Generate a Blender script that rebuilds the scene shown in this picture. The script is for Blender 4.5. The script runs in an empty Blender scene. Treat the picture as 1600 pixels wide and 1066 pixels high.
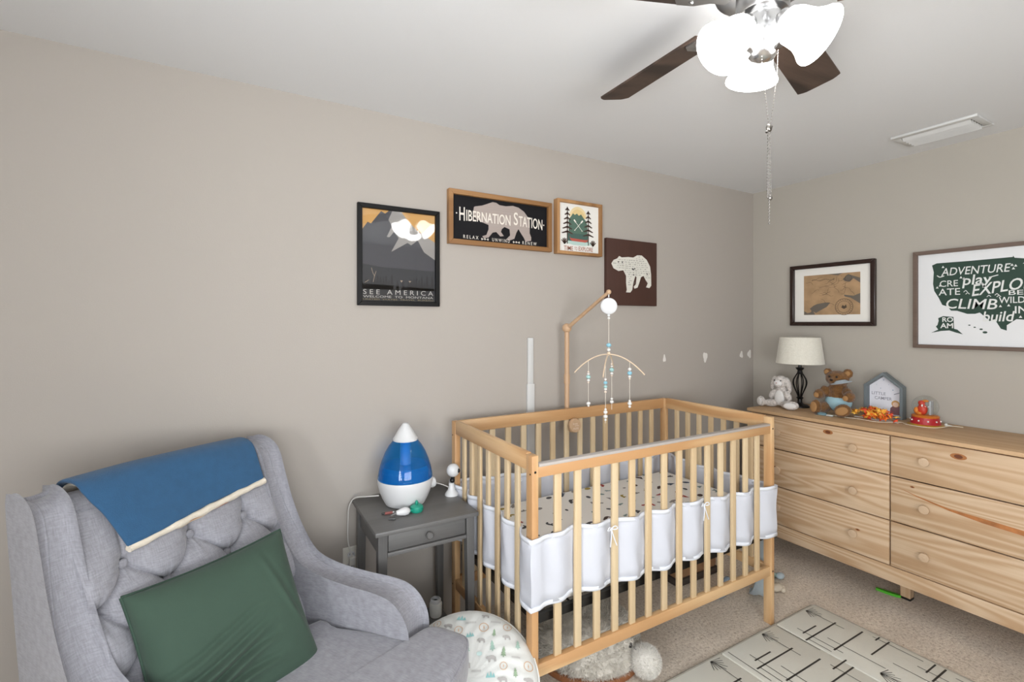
import bpy, bmesh, math, random
from mathutils import Vector, Matrix, Euler, noise
from mathutils.geometry import tessellate_polygon
random.seed(7)
SC = bpy.context.scene
COL = SC.collection
R = math.radians

# ------------------------------------------------------------------ camera, light, exposure
cam_d = bpy.data.cameras.new('camera'); cam = bpy.data.objects.new('camera', cam_d); COL.objects.link(cam)
cam.location = (0, 0, 1.47)
cam.rotation_euler = (R(90), 0, R(-30))
cam_d.sensor_width = 36; cam_d.lens = 752 / 1600 * 36; cam_d.shift_y = -28 / 1600; cam_d.clip_start = .02
SC.camera = cam
SC.view_settings.view_transform = 'Standard'; SC.view_settings.look = 'None'
SC.view_settings.gamma = 1; SC.view_settings.exposure = 0.42
try: SC.view_settings.use_curve_mapping = False
except Exception: pass
w = bpy.data.worlds.new('daylight'); SC.world = w; w.use_nodes = True
w.node_tree.nodes['Background'].inputs[0].default_value = (.75, .87, 1, 1)
w.node_tree.nodes['Background'].inputs[1].default_value = 1.2

def area(name, loc, rot, sx, sy, power, col):
    l = bpy.data.lights.new(name, 'AREA'); l.shape = 'RECTANGLE'; l.size = sx; l.size_y = sy; l.energy = power; l.color = col
    o = bpy.data.objects.new(name, l); COL.objects.link(o); o.location = loc; o.rotation_euler = rot
    return o
WX0, WX1, WY0, WY1, WZ = -1.05, 3.374, -1.55, 2.222, 2.44
# daylight outside the front window; the left lamp is an added fill
area('window_daylight_front', (.12, WY0 - .34, 1.15), (R(118), 0, 0), 2.2, 1.5, 100, (.97, .985, 1.0))
area('added_fill_left', (WX0 - .34, -.35, 1.15), (R(116), 0, R(-90)), 1.4, 1.5, 100, (.97, .985, 1.0))  # added to brighten the dresser fronts and even out the room
FAN = (1.217, .776)

# ------------------------------------------------------------------ materials
def lin(h):
    h = h.lstrip('#'); c = [int(h[i:i+2], 16) / 255 for i in (0, 2, 4)]
    return tuple(x / 12.92 if x <= .04045 else ((x + .055) / 1.055) ** 2.4 for x in c) + (1,)
_M = {}
def mat(name, col, rough=.6, metal=0, bump=0, bscale=60, var=0, vscale=8, emis=None, coat=0, sheen=0, stretch=(1, 1, 1), spec=.5, weave=0):
    if name in _M: return _M[name]
    m = bpy.data.materials.new(name); m.use_nodes = True; nt = m.node_tree; b = nt.nodes['Principled BSDF']
    c = lin(col) if isinstance(col, str) else col
    b.inputs['Base Color'].default_value = c; b.inputs['Roughness'].default_value = rough; b.inputs['Metallic'].default_value = metal
    b.inputs['Specular IOR Level'].default_value = spec
    if coat: b.inputs['Coat Weight'].default_value = coat; b.inputs['Coat Roughness'].default_value = .05
    if sheen: b.inputs['Sheen Weight'].default_value = sheen
    if emis: b.inputs['Emission Color'].default_value = emis[0]; b.inputs['Emission Strength'].default_value = emis[1]
    if bump or var or weave:
        tc = nt.nodes.new('ShaderNodeTexCoord'); mp = nt.nodes.new('ShaderNodeMapping'); mp.inputs['Scale'].default_value = stretch
        nt.links.new(tc.outputs['Object'], mp.inputs[0])
    if var:
        n = nt.nodes.new('ShaderNodeTexNoise'); n.inputs['Scale'].default_value = vscale; n.inputs['Detail'].default_value = 4
        nt.links.new(mp.outputs[0], n.inputs[0])
        r = nt.nodes.new('ShaderNodeValToRGB'); r.color_ramp.elements[0].position = .3; r.color_ramp.elements[1].position = .7
        r.color_ramp.elements[0].color = tuple(x * (1 - var) for x in c[:3]) + (1,); r.color_ramp.elements[1].color = tuple(min(1, x * (1 + var)) for x in c[:3]) + (1,)
        nt.links.new(n.outputs[0], r.inputs[0]); nt.links.new(r.outputs[0], b.inputs['Base Color'])
    if bump:
        n = nt.nodes.new('ShaderNodeTexNoise'); n.inputs['Scale'].default_value = bscale; n.inputs['Detail'].default_value = 3
        nt.links.new(mp.outputs[0], n.inputs[0])
        bp = nt.nodes.new('ShaderNodeBump'); bp.inputs['Strength'].default_value = bump; bp.inputs['Distance'].default_value = .004
        nt.links.new(n.outputs[0], bp.inputs['Height']); nt.links.new(bp.outputs[0], b.inputs['Normal'])
    _M[name] = m; return m

def fabric(name, col, col2, scale=500, rough=.9, sheen=.3):
    """Woven cloth: two threads of slightly different tone."""
    if name in _M: return _M[name]
    m = bpy.data.materials.new(name); m.use_nodes = True; nt = m.node_tree; b = nt.nodes['Principled BSDF']; L = nt.links.new
    tc = nt.nodes.new('ShaderNodeTexCoord')
    outs = []
    for s in ((scale, scale * .12, scale * .12), (scale * .12, scale * .12, scale)):
        mp = nt.nodes.new('ShaderNodeMapping'); mp.inputs['Scale'].default_value = s; L(tc.outputs['Object'], mp.inputs[0])
        n = nt.nodes.new('ShaderNodeTexNoise'); n.inputs['Scale'].default_value = 1; n.inputs['Detail'].default_value = 2; L(mp.outputs[0], n.inputs[0]); outs.append(n)
    mx = nt.nodes.new('ShaderNodeMath'); mx.operation = 'ADD'; L(outs[0].outputs[0], mx.inputs[0]); L(outs[1].outputs[0], mx.inputs[1])
    r = nt.nodes.new('ShaderNodeMapRange'); r.inputs[1].default_value = .7; r.inputs[2].default_value = 1.3; L(mx.outputs[0], r.inputs[0])
    mc = nt.nodes.new('ShaderNodeMix'); mc.data_type = 'RGBA'; mc.inputs[6].default_value = lin(col); mc.inputs[7].default_value = lin(col2)
    L(r.outputs[0], mc.inputs[0]); L(mc.outputs[2], b.inputs['Base Color'])
    bp = nt.nodes.new('ShaderNodeBump'); bp.inputs['Strength'].default_value = .25; bp.inputs['Distance'].default_value = .001
    L(mx.outputs[0], bp.inputs['Height']); L(bp.outputs[0], b.inputs['Normal'])
    b.inputs['Roughness'].default_value = rough; b.inputs['Sheen Weight'].default_value = sheen
    _M[name] = m; return m

def wood(name, c1, c2, axis='x', ring=26, rough=.5, along=1.2, dist=3.5, c3=None, contrast=1.0, fine=.35):
    if name in _M: return _M[name]
    m = bpy.data.materials.new(name); m.use_nodes = True; nt = m.node_tree; b = nt.nodes['Principled BSDF']; L = nt.links.new
    tc = nt.nodes.new('ShaderNodeTexCoord'); oi = nt.nodes.new('ShaderNodeObjectInfo')
    ad = nt.nodes.new('ShaderNodeVectorMath'); ad.operation = 'ADD'
    ml = nt.nodes.new('ShaderNodeVectorMath'); ml.operation = 'SCALE'; ml.inputs[0].default_value = (3.1, 7.3, 5.7); L(oi.outputs['Random'], ml.inputs['Scale'])
    L(tc.outputs['Object'], ad.inputs[0]); L(ml.outputs[0], ad.inputs[1])
    mp = nt.nodes.new('ShaderNodeMapping'); s = [1, 1, 1]; s['xyz'.index(axis)] = along / 10; mp.inputs['Scale'].default_value = s; L(ad.outputs[0], mp.inputs[0])
    n0 = nt.nodes.new('ShaderNodeTexNoise'); n0.inputs['Scale'].default_value = 5; n0.inputs['Detail'].default_value = 2; L(mp.outputs[0], n0.inputs[0])
    mul = nt.nodes.new('ShaderNodeMath'); mul.operation = 'MULTIPLY'; mul.inputs[1].default_value = ring; L(n0.outputs[0], mul.inputs[0])
    sn = nt.nodes.new('ShaderNodeMath'); sn.operation = 'SINE'; L(mul.outputs[0], sn.inputs[0])
    mp2 = nt.nodes.new('ShaderNodeMapping'); s2 = [1, 1, 1]; s2['xyz'.index(axis)] = .03; mp2.inputs['Scale'].default_value = s2; L(ad.outputs[0], mp2.inputs[0])
    n1 = nt.nodes.new('ShaderNodeTexNoise'); n1.inputs['Scale'].default_value = 160; n1.inputs['Detail'].default_value = 3; L(mp2.outputs[0], n1.inputs[0])
    m1 = nt.nodes.new('ShaderNodeMath'); m1.operation = 'MULTIPLY'; m1.inputs[1].default_value = .32 * contrast; L(sn.outputs[0], m1.inputs[0])
    m2 = nt.nodes.new('ShaderNodeMath'); m2.operation = 'MULTIPLY_ADD'; m2.inputs[1].default_value = fine; L(n1.outputs[0], m2.inputs[0]); L(m1.outputs[0], m2.inputs[2])
    r = nt.nodes.new('ShaderNodeValToRGB'); e = r.color_ramp.elements; e[0].position = -.0; e[0].color = lin(c1); e[1].position = .62; e[1].color = lin(c2)
    L(m2.outputs[0], r.inputs[0])
    n3 = nt.nodes.new('ShaderNodeTexNoise'); n3.inputs['Scale'].default_value = 2.2; L(mp.outputs[0], n3.inputs[0])
    mx = nt.nodes.new('ShaderNodeMix'); mx.data_type = 'RGBA'; mx.inputs[7].default_value = lin(c3 or c1)
    mr = nt.nodes.new('ShaderNodeMapRange'); mr.inputs[1].default_value = .5; mr.inputs[2].default_value = .8; mr.inputs[4].default_value = .5; L(n3.outputs[0], mr.inputs[0])
    L(mr.outputs[0], mx.inputs[0]); L(r.outputs[0], mx.inputs[6]); L(mx.outputs[2], b.inputs['Base Color'])
    b.inputs['Roughness'].default_value = rough
    bp = nt.nodes.new('ShaderNodeBump'); bp.inputs['Strength'].default_value = .12; bp.inputs['Distance'].default_value = .001; L(n1.outputs[0], bp.inputs['Height']); L(bp.outputs[0], b.inputs['Normal'])
    _M[name] = m; return m

def clear(name, tint=(1, 1, 1, 1), body=None, k=.0, refl=.05):
    """See-through sheet: tinted transparency, some body colour, a mirror-like skin."""
    if name in _M: return _M[name]
    m = bpy.data.materials.new(name); m.use_nodes = True; nt = m.node_tree; L = nt.links.new
    for n in list(nt.nodes):
        if n.type == 'BSDF_PRINCIPLED': nt.nodes.remove(n)
    out = nt.nodes['Material Output']; tr = nt.nodes.new('ShaderNodeBsdfTransparent'); tr.inputs[0].default_value = tint
    last = tr
    if body:
        d = nt.nodes.new('ShaderNodeBsdfDiffuse'); d.inputs[0].default_value = body; mx = nt.nodes.new('ShaderNodeMixShader'); mx.inputs[0].default_value = k
        L(tr.outputs[0], mx.inputs[1]); L(d.outputs[0], mx.inputs[2]); last = mx
    g = nt.nodes.new('ShaderNodeBsdfGlossy'); g.inputs['Roughness'].default_value = .02
    lw = nt.nodes.new('ShaderNodeLayerWeight'); lw.inputs[0].default_value = .5
    pw_ = nt.nodes.new('ShaderNodeMath'); pw_.operation = 'POWER'; pw_.inputs[1].default_value = 4; L(lw.outputs['Facing'], pw_.inputs[0])
    f = nt.nodes.new('ShaderNodeMath'); f.operation = 'MULTIPLY_ADD'; f.inputs[1].default_value = .6; f.inputs[2].default_value = .03; L(pw_.outputs[0], f.inputs[0])
    m2 = nt.nodes.new('ShaderNodeMixShader'); L(f.outputs[0], m2.inputs[0]); L(last.outputs[0], m2.inputs[1]); L(g.outputs[0], m2.inputs[2]); L(m2.outputs[0], out.inputs[0])
    _M[name] = m; return m

# ------------------------------------------------------------------ mesh building
class MB:
    def __init__(s): s.bm = bmesh.new(); s.mi = 0
    def _tag(s, faces):
        for f in faces: f.material_index = s.mi
    def box(s, x0, x1, y0, y1, z0, z1, bev=0, seg=2):
        r = bmesh.ops.create_cube(s.bm, size=1); vs = r['verts']
        for v in vs: v.co = Vector(((x0 + x1) / 2 + v.co.x * (x1 - x0), (y0 + y1) / 2 + v.co.y * (y1 - y0), (z0 + z1) / 2 + v.co.z * (z1 - z0)))
        fs = set(f for v in vs for f in v.link_faces); s._tag(fs)
        if bev:
            es = list(set(e for v in vs for e in v.link_edges))
            r = bmesh.ops.bevel(s.bm, geom=es, offset=bev, segments=seg, affect='EDGES', profile=.5); s._tag(r['faces'])
            return r['verts']
        return vs
    def hexa(s, bot, top):
        """eight corners: bottom four, top four (same order)"""
        v = [s.bm.verts.new(p) for p in list(bot) + list(top)]
        q = [(3, 2, 1, 0), (4, 5, 6, 7)] + [(i, (i + 1) % 4, 4 + (i + 1) % 4, 4 + i) for i in range(4)]
        s._tag([s.bm.faces.new([v[i] for i in f]) for f in q]); return v
    def rings(s, rings, closed_end=True, wrap=True):
        vr = [[s.bm.verts.new(p) for p in r] for r in rings]; n = len(vr[0]); fs = []
        for a, b in zip(vr, vr[1:]):
            for i in range(n if wrap else n - 1):
                j = (i + 1) % n
                try: fs.append(s.bm.faces.new((a[i], a[j], b[j], b[i])))
                except ValueError: pass
        if closed_end and wrap:
            fs.append(s.bm.faces.new(vr[0][::-1])); fs.append(s.bm.faces.new(vr[-1]))
        s._tag(fs); return vr
    def cyl(s, p0, p1, r0, r1=None, n=16):
        return s.tube([p0, p1], [r0, r0 if r1 is None else r1], n)
    def tube(s, pts, r, n=8, cap=True):
        pts = [Vector(p) for p in pts]; rs = r if isinstance(r, (list, tuple)) else [r] * len(pts)
        rings = []; prev = None
        for i, p in enumerate(pts):
            t = (pts[min(i + 1, len(pts) - 1)] - pts[max(i - 1, 0)])
            t = t.normalized() if t.length > 1e-9 else Vector((0, 0, 1))
            if prev is None:
                a = Vector((0, 0, 1)) if abs(t.z) < .9 else Vector((1, 0, 0)); u = t.cross(a).normalized()
            else: u = (prev - t * prev.dot(t)).normalized()
            prev = u; v = t.cross(u)
            rings.append([p + (u * math.cos(k * 2 * math.pi / n) + v * math.sin(k * 2 * math.pi / n)) * rs[i] for k in range(n)])
        return s.rings(rings, cap)
    def lathe(s, prof, c=(0, 0, 0), n=32, mtx=None, cap=True):
        M = mtx or Matrix.Identity(3)
        rings = [[Vector(c) + M @ Vector((r * math.cos(2 * math.pi * k / n), r * math.sin(2 * math.pi * k / n), z)) for k in range(n)] for r, z in prof]
        return s.rings(rings, cap)
    def sph(s, c, r, u=16, v=10, mtx=None):
        rx, ry, rz = r if isinstance(r, (tuple, list)) else (r, r, r); M = mtx or Matrix.Identity(3)
        res = bmesh.ops.create_uvsphere(s.bm, u_segments=u, v_segments=v, radius=1)
        for q in res['verts']: q.co = Vector(c) + M @ Vector((q.co.x * rx, q.co.y * ry, q.co.z * rz))
        s._tag(set(f for q in res['verts'] for f in q.link_faces)); return res['verts']
    def prism(s, poly, y0, y1, f=None):
        """outline in (x,z), from y0 to y1 (front is y0)"""
        f = f or (lambda x, y, z: (x, y, z))
        a = [s.bm.verts.new(f(x, y0, z)) for x, z in poly]; b = [s.bm.verts.new(f(x, y1, z)) for x, z in poly]; n = len(poly)
        fs = [s.bm.faces.new((a[i], a[(i + 1) % n], b[(i + 1) % n], b[i])) for i in range(n)]
        for t in tessellate_polygon([[Vector((p[0], p[1], 0)) for p in poly]]):
            fs.append(s.bm.faces.new([a[i] for i in t])); fs.append(s.bm.faces.new([b[i] for i in reversed(t)]))
        s._tag(fs); bmesh.ops.recalc_face_normals(s.bm, faces=fs)
        return a + b
    def grid(s, fn, nu, nv, wu=False, wv=False):
        vs = [[s.bm.verts.new(fn(i / nu, j / nv)) for j in range(nv + (0 if wv else 1))] for i in range(nu + (0 if wu else 1))]
        fs = []
        for i in range(nu):
            for j in range(nv):
                i2 = (i + 1) % len(vs); j2 = (j + 1) % len(vs[0])
                fs.append(s.bm.faces.new((vs[i][j], vs[i2][j], vs[i2][j2], vs[i][j2])))
        s._tag(fs); return vs
    def decal(s, poly, fn):
        """flat printed shape laid on a surface: fn maps (a,b) to a point"""
        vs = [s.bm.verts.new(fn(a, b)) for a, b in poly]
        for t in tessellate_polygon([[Vector((a, b, 0)) for a, b in poly]]):
            try: f = s.bm.faces.new([vs[i] for i in t]); f.material_index = s.mi
            except ValueError: pass
    def xf(s, M):
        bmesh.ops.transform(s.bm, matrix=M, verts=s.bm.verts[:]); return s
    def obj(s, name, mats, parent=None, ang=40, fix=True, mods=()):
        if fix: bmesh.ops.recalc_face_normals(s.bm, faces=s.bm.faces[:])
        me = bpy.data.meshes.new(name); s.bm.to_mesh(me); s.bm.free()
        for m in (mats if isinstance(mats, (list, tuple)) else [mats]): me.materials.append(m)
        for p in me.polygons: p.use_smooth = True
        try: me.set_sharp_from_angle(angle=R(ang))
        except Exception: pass
        o = bpy.data.objects.new(name, me); COL.objects.link(o)
        if parent: o.parent = parent
        return o

def tag(o, label, cat, group=None, kind=None):
    if label: o['label'] = label
    if cat: o['category'] = cat
    if group: o['group'] = group
    if kind: o['kind'] = kind
    return o
def root(name, loc, rz, label, cat, group=None):
    o = bpy.data.objects.new(name, None); COL.objects.link(o); o.empty_display_size = .1
    o.location = loc; o.rotation_euler = (0, 0, rz); return tag(o, label, cat, group)
def struct(mb, name, m, parent=None):
    o = mb.obj(name, m, parent)
    o['kind'] = 'structure'; return o
def place(o, loc, rz=0):
    o.location = loc; o.rotation_euler = (0, 0, rz); return o
def copy_tree(o):
    r = o.copy(); COL.objects.link(r)
    for ch in list(o.children):
        c = ch.copy(); COL.objects.link(c); c.parent = r
        for g in ch.children:
            d = g.copy(); COL.objects.link(d); d.parent = c
    return r
def mod(o, t, **k):
    m = o.modifiers.new(t.lower(), t)
    for a, b in k.items(): setattr(m, a, b)
    return o

_T = {}
def text_tris(body, bold=0.0, sub=0):
    key = (body, bold)
    if key in _T: return _T[key]
    cu = bpy.data.curves.new('t', 'FONT'); cu.body = body; cu.size = 1; cu.resolution_u = 3; cu.offset = bold
    o = bpy.data.objects.new('t', cu); COL.objects.link(o)
    dg = bpy.context.evaluated_depsgraph_get(); me = o.evaluated_get(dg).to_mesh()
    vs = [(v.co.x, v.co.y) for v in me.vertices]; fs = [tuple(p.vertices) for p in me.polygons]
    o.evaluated_get(dg).to_mesh_clear(); bpy.data.objects.remove(o); bpy.data.curves.remove(cu)
    _T[key] = (vs, fs); return _T[key]
def text(mb, body, x0, x1, z0, z1, fn, bold=0.0, shear=0, warp=None):
    """letters fitted to a rectangle and laid on a surface"""
    vs, fs = text_tris(body, bold)
    ax = min(v[0] for v in vs); bx = max(v[0] for v in vs); az = min(v[1] for v in vs); bz = max(v[1] for v in vs)
    out = []
    for x, z in vs:
        u = (x - ax) / max(bx - ax, 1e-6); v = (z - az) / max(bz - az, 1e-6)
        if warp: u, v = warp(u, v)
        out.append(mb.bm.verts.new(fn(x0 + u * (x1 - x0) + shear * v, z0 + v * (z1 - z0))))
    for f in fs:
        try: q = mb.bm.faces.new([out[i] for i in f]); q.material_index = mb.mi
        except ValueError: pass
def circ(cx, cz, r, n=20, rz=None): return [(cx + r * math.cos(2 * math.pi * i / n), cz + (rz or r) * math.sin(2 * math.pi * i / n)) for i in range(n)]
def line(ax, az, bx, bz, w):
    dx, dz = bx - ax, bz - az; l = math.hypot(dx, dz) or 1; nx, nz = -dz / l * w / 2, dx / l * w / 2
    return [(ax + nx, az + nz), (ax - nx, az - nz), (bx - nx, bz - nz), (bx + nx, bz + nz)]
def curve_pts(pts, n=8):
    """Catmull-Rom through points"""
    P = [Vector(p) for p in pts]; P = [P[0] * 2 - P[1]] + P + [P[-1] * 2 - P[-2]]; out = []
    for i in range(1, len(P) - 2):
        for k in range(n):
            t = k / n; a, b, c, d = P[i-1], P[i], P[i+1], P[i+2]
            out.append(.5 * ((2 * b) + (c - a) * t + (2 * a - 5 * b + 4 * c - d) * t * t + (3 * b - a - 3 * c + d) * t ** 3))
    out.append(P[-2]); return out
def fur(mb, pts, length, wid, droop=.3):
    """short pile: pts = [(position, normal)]"""
    for p, n in pts:
        t = n.cross(Vector((random.gauss(0, 1), random.gauss(0, 1), random.gauss(0, 1)))).normalized()
        l = length * random.uniform(.6, 1.2); d = (n + Vector((random.gauss(0, .45), random.gauss(0, .45), random.gauss(0, .45) - droop))).normalized()
        a = mb.bm.verts.new(p - t * wid); b = mb.bm.verts.new(p + t * wid); c = mb.bm.verts.new(p + d * l)
        f = mb.bm.faces.new((a, b, c)); f.material_index = mb.mi
def on_ellipsoid(c, r, n, zmin=-1):
    out = []; c = Vector(c)
    while len(out) < n:
        v = Vector((random.gauss(0, 1), random.gauss(0, 1), random.gauss(0, 1))).normalized()
        if v.z < zmin: continue
        out.append((c + Vector((v.x * r[0], v.y * r[1], v.z * r[2])), Vector((v.x / r[0], v.y / r[1], v.z / r[2])).normalized()))
    return out

# ------------------------------------------------------------------ palette
M_wall = mat('wall_paint', '#aea79f', .75, bump=.08, bscale=220, spec=.3)
M_wallr = mat('wall_paint_cast', '#b1aba1', .75, bump=.08, bscale=220, spec=.3)  # greenish cast of the light on this wall put into its colour
M_ceil = mat('ceiling_paint', '#e2e3e4', .85, bump=.1, bscale=260, spec=.2)
M_white = mat('white_plastic', '#d6d7d8', .3)
M_whitem = mat('white_matt', '#e6e6e2', .6)
M_black = mat('black_satin', '#0d0c0c', .4)
M_dark = mat('dark_hole', '#120b07', .8)
M_spackle = mat('spackle', '#e6e2dc', .8)
M_crib = lambda a: wood('crib_pine_' + a, '#bf9365', '#dbb98c', a, ring=24, rough=.42, c3='#c6976a')
M_slat = wood('slat_pine_z', '#ccb28c', '#dccbaa', 'z', ring=12, rough=.45, contrast=.5, c3='#cdb48c')
M_pine = lambda a: wood('dresser_pine_' + a, '#bb9a77', '#dcc6a9', a, ring=140, rough=.6, along=.6, c3='#cbab88', contrast=.62)
M_chair = fabric('chair_linen', '#86858b', '#9c9ca3', 380)
M_gray = lambda a: wood('grey_wood_' + a, '#595857', '#757472', a, ring=20, rough=.42, contrast=.4)
M_chrome = mat('brushed_nickel', '#b5b5b5', .28, 1)
M_mesh = mat('white_mesh', '#c9cbd3', .85, bump=.15, bscale=600)
M_hem = mat('white_hem', '#dcdfe6', .8)

# ------------------------------------------------------------------ room
def carpet_mat():
    m = bpy.data.materials.new('carpet'); m.use_nodes = True; nt = m.node_tree; b = nt.nodes['Principled BSDF']; L = nt.links.new
    tc = nt.nodes.new('ShaderNodeTexCoord')
    n = nt.nodes.new('ShaderNodeTexNoise'); n.inputs['Scale'].default_value = 75; n.inputs['Detail'].default_value = 5; n.inputs['Roughness'].default_value = .85; L(tc.outputs['Object'], n.inputs[0])
    r = nt.nodes.new('ShaderNodeValToRGB'); e = r.color_ramp.elements; e[0].position = .33; e[0].color = lin('#a7937f'); e[1].position = .62; e[1].color = lin('#f6eadb')
    x = r.color_ramp.elements.new(.47); x.color = lin('#e3d5c4')
    L(n.outputs[0], r.inputs[0])
    n2 = nt.nodes.new('ShaderNodeTexNoise'); n2.inputs['Scale'].default_value = 5; n2.inputs['Detail'].default_value = 4; L(tc.outputs['Object'], n2.inputs[0])
    mr = nt.nodes.new('ShaderNodeMapRange'); mr.inputs[1].default_value = .3; mr.inputs[2].default_value = .7; mr.inputs[3].default_value = .88; mr.inputs[4].default_value = 1.06; L(n2.outputs[0], mr.inputs[0])
    mx = nt.nodes.new('ShaderNodeMix'); mx.data_type = 'RGBA'; mx.blend_type = 'MULTIPLY'; mx.inputs[0].default_value = 1; L(r.outputs[0], mx.inputs[6]); L(mr.outputs[0], mx.inputs[7]); L(mx.outputs[2], b.inputs['Base Color'])
    bp = nt.nodes.new('ShaderNodeBump'); bp.inputs['Strength'].default_value = .9; bp.inputs['Distance'].default_value = .008; L(n.outputs[0], bp.inputs['Height']); L(bp.outputs[0], b.inputs['Normal'])
    b.inputs['Roughness'].default_value = 1; b.inputs['Specular IOR Level'].default_value = .1
    return m
T = .12
b = MB(); b.box(WX0 - T, WX1 + T, WY0 - T, WY1 + T, -.1, 0); struct(b, 'floor', carpet_mat())
b = MB(); b.box(WX0 - T, WX1 + T, WY0 - T, WY1 + T, WZ, WZ + .1); struct(b, 'ceiling', M_ceil)
b = MB(); b.box(WX0 - T, WX1 + T, WY1, WY1 + T, 0, WZ); wall_back = struct(b, 'wall_back', M_wall)
b = MB(); b.box(WX1, WX1 + T, WY0 - T, WY1, 0, WZ); struct(b, 'wall_right', M_wallr)
def wall_with_hole(name, along, a0, a1, h0, h1, zb, zt, m):
    b = MB()
    def bx(p0, p1, z0, z1):
        if along == 'x': b.box(p0, p1, WY0 - T, WY0, z0, z1)
        else: b.box(WX0 - T, WX0, p0, p1, z0, z1)
    bx(a0, h0, 0, WZ); bx(h1, a1, 0, WZ); bx(h0, h1, 0, zb); bx(h0, h1, zt, WZ)
    return struct(b, name, m)
wall_with_hole('wall_front', 'x', WX0 - T, WX1, -.92, 1.15, .75, 2.15, M_wall)
wall_with_hole('wall_left', 'y', WY0, WY1, -1.0, .3, .75, 2.15, M_wall)
def window(name, w, h, loc, rz):
    o = root(name, loc, rz, None, None); o['kind'] = 'structure'
    b = MB(); t = .05
    b.box(0, w, 0, .06, 0, t); b.box(0, w, 0, .06, h - t, h); b.box(0, t, 0, .06, t, h - t); b.box(w - t, w, 0, .06, t, h - t); b.box(w / 2 - t / 2, w / 2 + t / 2, 0, .06, t, h - t)
    f = b.obj('window_frame', M_white, o)
    b = MB(); b.box(t, w - t, .025, .03, t, h - t); b.obj('window_pane', clear('window_glass'), f)
window('window_1', 2.07, 1.40, (-.92, WY0 - T + .02, .75), 0)
window('added_window', 1.3, 1.40, (WX0 - .04, -1.0, .75), R(90))  # unseen window, added so the left fill reaches the dresser
# filler patches on the long wall
for (x, z, sx, sz) in ((2.43, 1.237, .012, .022), (2.83, 1.233, .021, .032), (3.23, 1.236, .017, .022), (3.325, 1.238, .021, .027)):
    b = MB(); pts = []
    for k in range(14):
        a = k / 14 * 2 * math.pi; q = 1 + .22 * math.sin(3 * a + x * 9); pts.append((x + sx * q * math.cos(a), z + sz * q * math.sin(a) * (1.15 if math.sin(a) > 0 else 1)))
    b.prism(pts, WY1 - .0015, WY1 + .001); o = b.obj('spackle_patch', M_spackle, wall_back)
# cable raceway strip on the wall
b = MB(); b.box(1.376, 1.410, WY1 - .014, WY1, 1.13, 1.39, .002); b.box(1.370, 1.415, WY1 - .018, WY1, .30, 1.14, .002)
tag(b.obj('cable_cover', mat('cable_cover', '#cdcdcb', .5)), 'white vertical cable cover strip on the wall behind the crib', 'cable cover')

# ------------------------------------------------------------------ ceiling vent
v = root('ceiling_vent', (3.08, 1.02, 2.44), 0, 'white rectangular air vent in the ceiling near the right wall', 'vent')
b = MB(); hx, hy = .11, .17
M_vent = mat('vent_white', '#cfcfcd', .5)
for (x0, x1, y0, y1) in ((-hx, -hx + .03, -hy, hy), (hx - .03, hx, -hy, hy), (-hx + .03, hx - .03, -hy, -hy + .03), (-hx + .03, hx - .03, hy - .03, hy)):
    b.box(x0, x1, y0, y1, -.012, 0, .003)
b.obj('frame', M_vent, v)
b = MB(); b.box(-hx + .03, hx - .03, -hy + .03, hy - .03, -.002, 0); b.obj('duct_backing', mat('duct_dark', '#6d6d6a', .9), v)
b = MB()
for k, x in enumerate((-.06, -.028, .004, .036, .064)):
    b.hexa([(x - .013, -hy + .035, -.004), (x - .011, -hy + .035, -.003), (x - .011, hy - .035, -.003), (x - .013, hy - .035, -.004)],
           [(x + .010, -hy + .035, -.024), (x + .012, -hy + .035, -.023), (x + .012, hy - .035, -.023), (x + .010, hy - .035, -.024)])
b.obj('slats', M_vent, v)

# ------------------------------------------------------------------ ceiling fan
fan = root('ceiling_fan', (FAN[0], FAN[1], 2.44), 0, 'brushed nickel ceiling fan with dark wooden blades and three lit glass shades', 'ceiling fan')
b = MB(); b.lathe([(.001, -.1329), (.085, -.1329), (.105, -.140), (.11, -.17), (.10, -.205), (.06, -.215), (.001, -.215)], n=40)
b.obj('motor_housing', M_chrome, fan)
b = MB(); b.lathe([(.001, -.21), (.055, -.212), (.056, -.255), (.052, -.262), (.040, -.266), (.001, -.266)], n=32); b.obj('switch_housing', M_chrome, fan)
b = MB(); b.lathe([(.001, -.262), (.040, -.264), (.046, -.285), (.044, -.31), (.034, -.335), (.026, -.345), (.024, -.352), (.030, -.356), (.024, -.366), (.012, -.372), (.001, -.373)], n=32)
b.obj('light_fitter', mat('nickel_satin', '#c4c4c4', .22, 1), fan)
M_blade = wood('blade_walnut', '#2f231c', '#57453a', 'x', ring=30, rough=.6, contrast=.8)
for k in range(5):
    a = R(88.5 - 1 + 72 * k)
    Mz = Matrix.Rotation(a, 4, 'Z'); Mt = Matrix.Rotation(R(-13), 4, 'X')
    b = MB(); out = []
    for t in range(0, 11):
        x = .15 + .37 * t / 10; hw = .048 + .010 * t / 10; out.append((x, hw))
    tip = [(.528, .045), (.532, .035)]
    pl = out + tip + [(x, -y) for x, y in reversed(tip)] + [(x, -y) for x, y in reversed(out)]
    b.prism([(p[0], p[1]) for p in pl], -.003, .003, lambda x, y, z: (x, z, y)); b.xf(Matrix.Translation((0, 0, -.235)) @ Mz @ Mt)
    bl = b.obj('blade', M_blade, fan)
    b = MB(); arm = [(.085, .012), (.12, .014), (.15, .036), (.19, .040), (.205, .018), (.205, -.018), (.19, -.040), (.15, -.036), (.12, -.014), (.085, -.012)]
    b.prism(arm, -.008, -.003, lambda x, y, z: (x, z, y))
    for sx, sy in ((.165, .02), (.165, -.02), (.19, 0)): b.sph((sx, sy, -.009), (.006, .006, .003), 8, 6)
    b.xf(Matrix.Translation((0, 0, -.235)) @ Mz @ Mt); b.obj('blade_bracket', M_chrome, bl)
M_shade = mat('lit_glass_shade', '#ffffff', .3, emis=((1, .98, .96, 1), 10))
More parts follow.
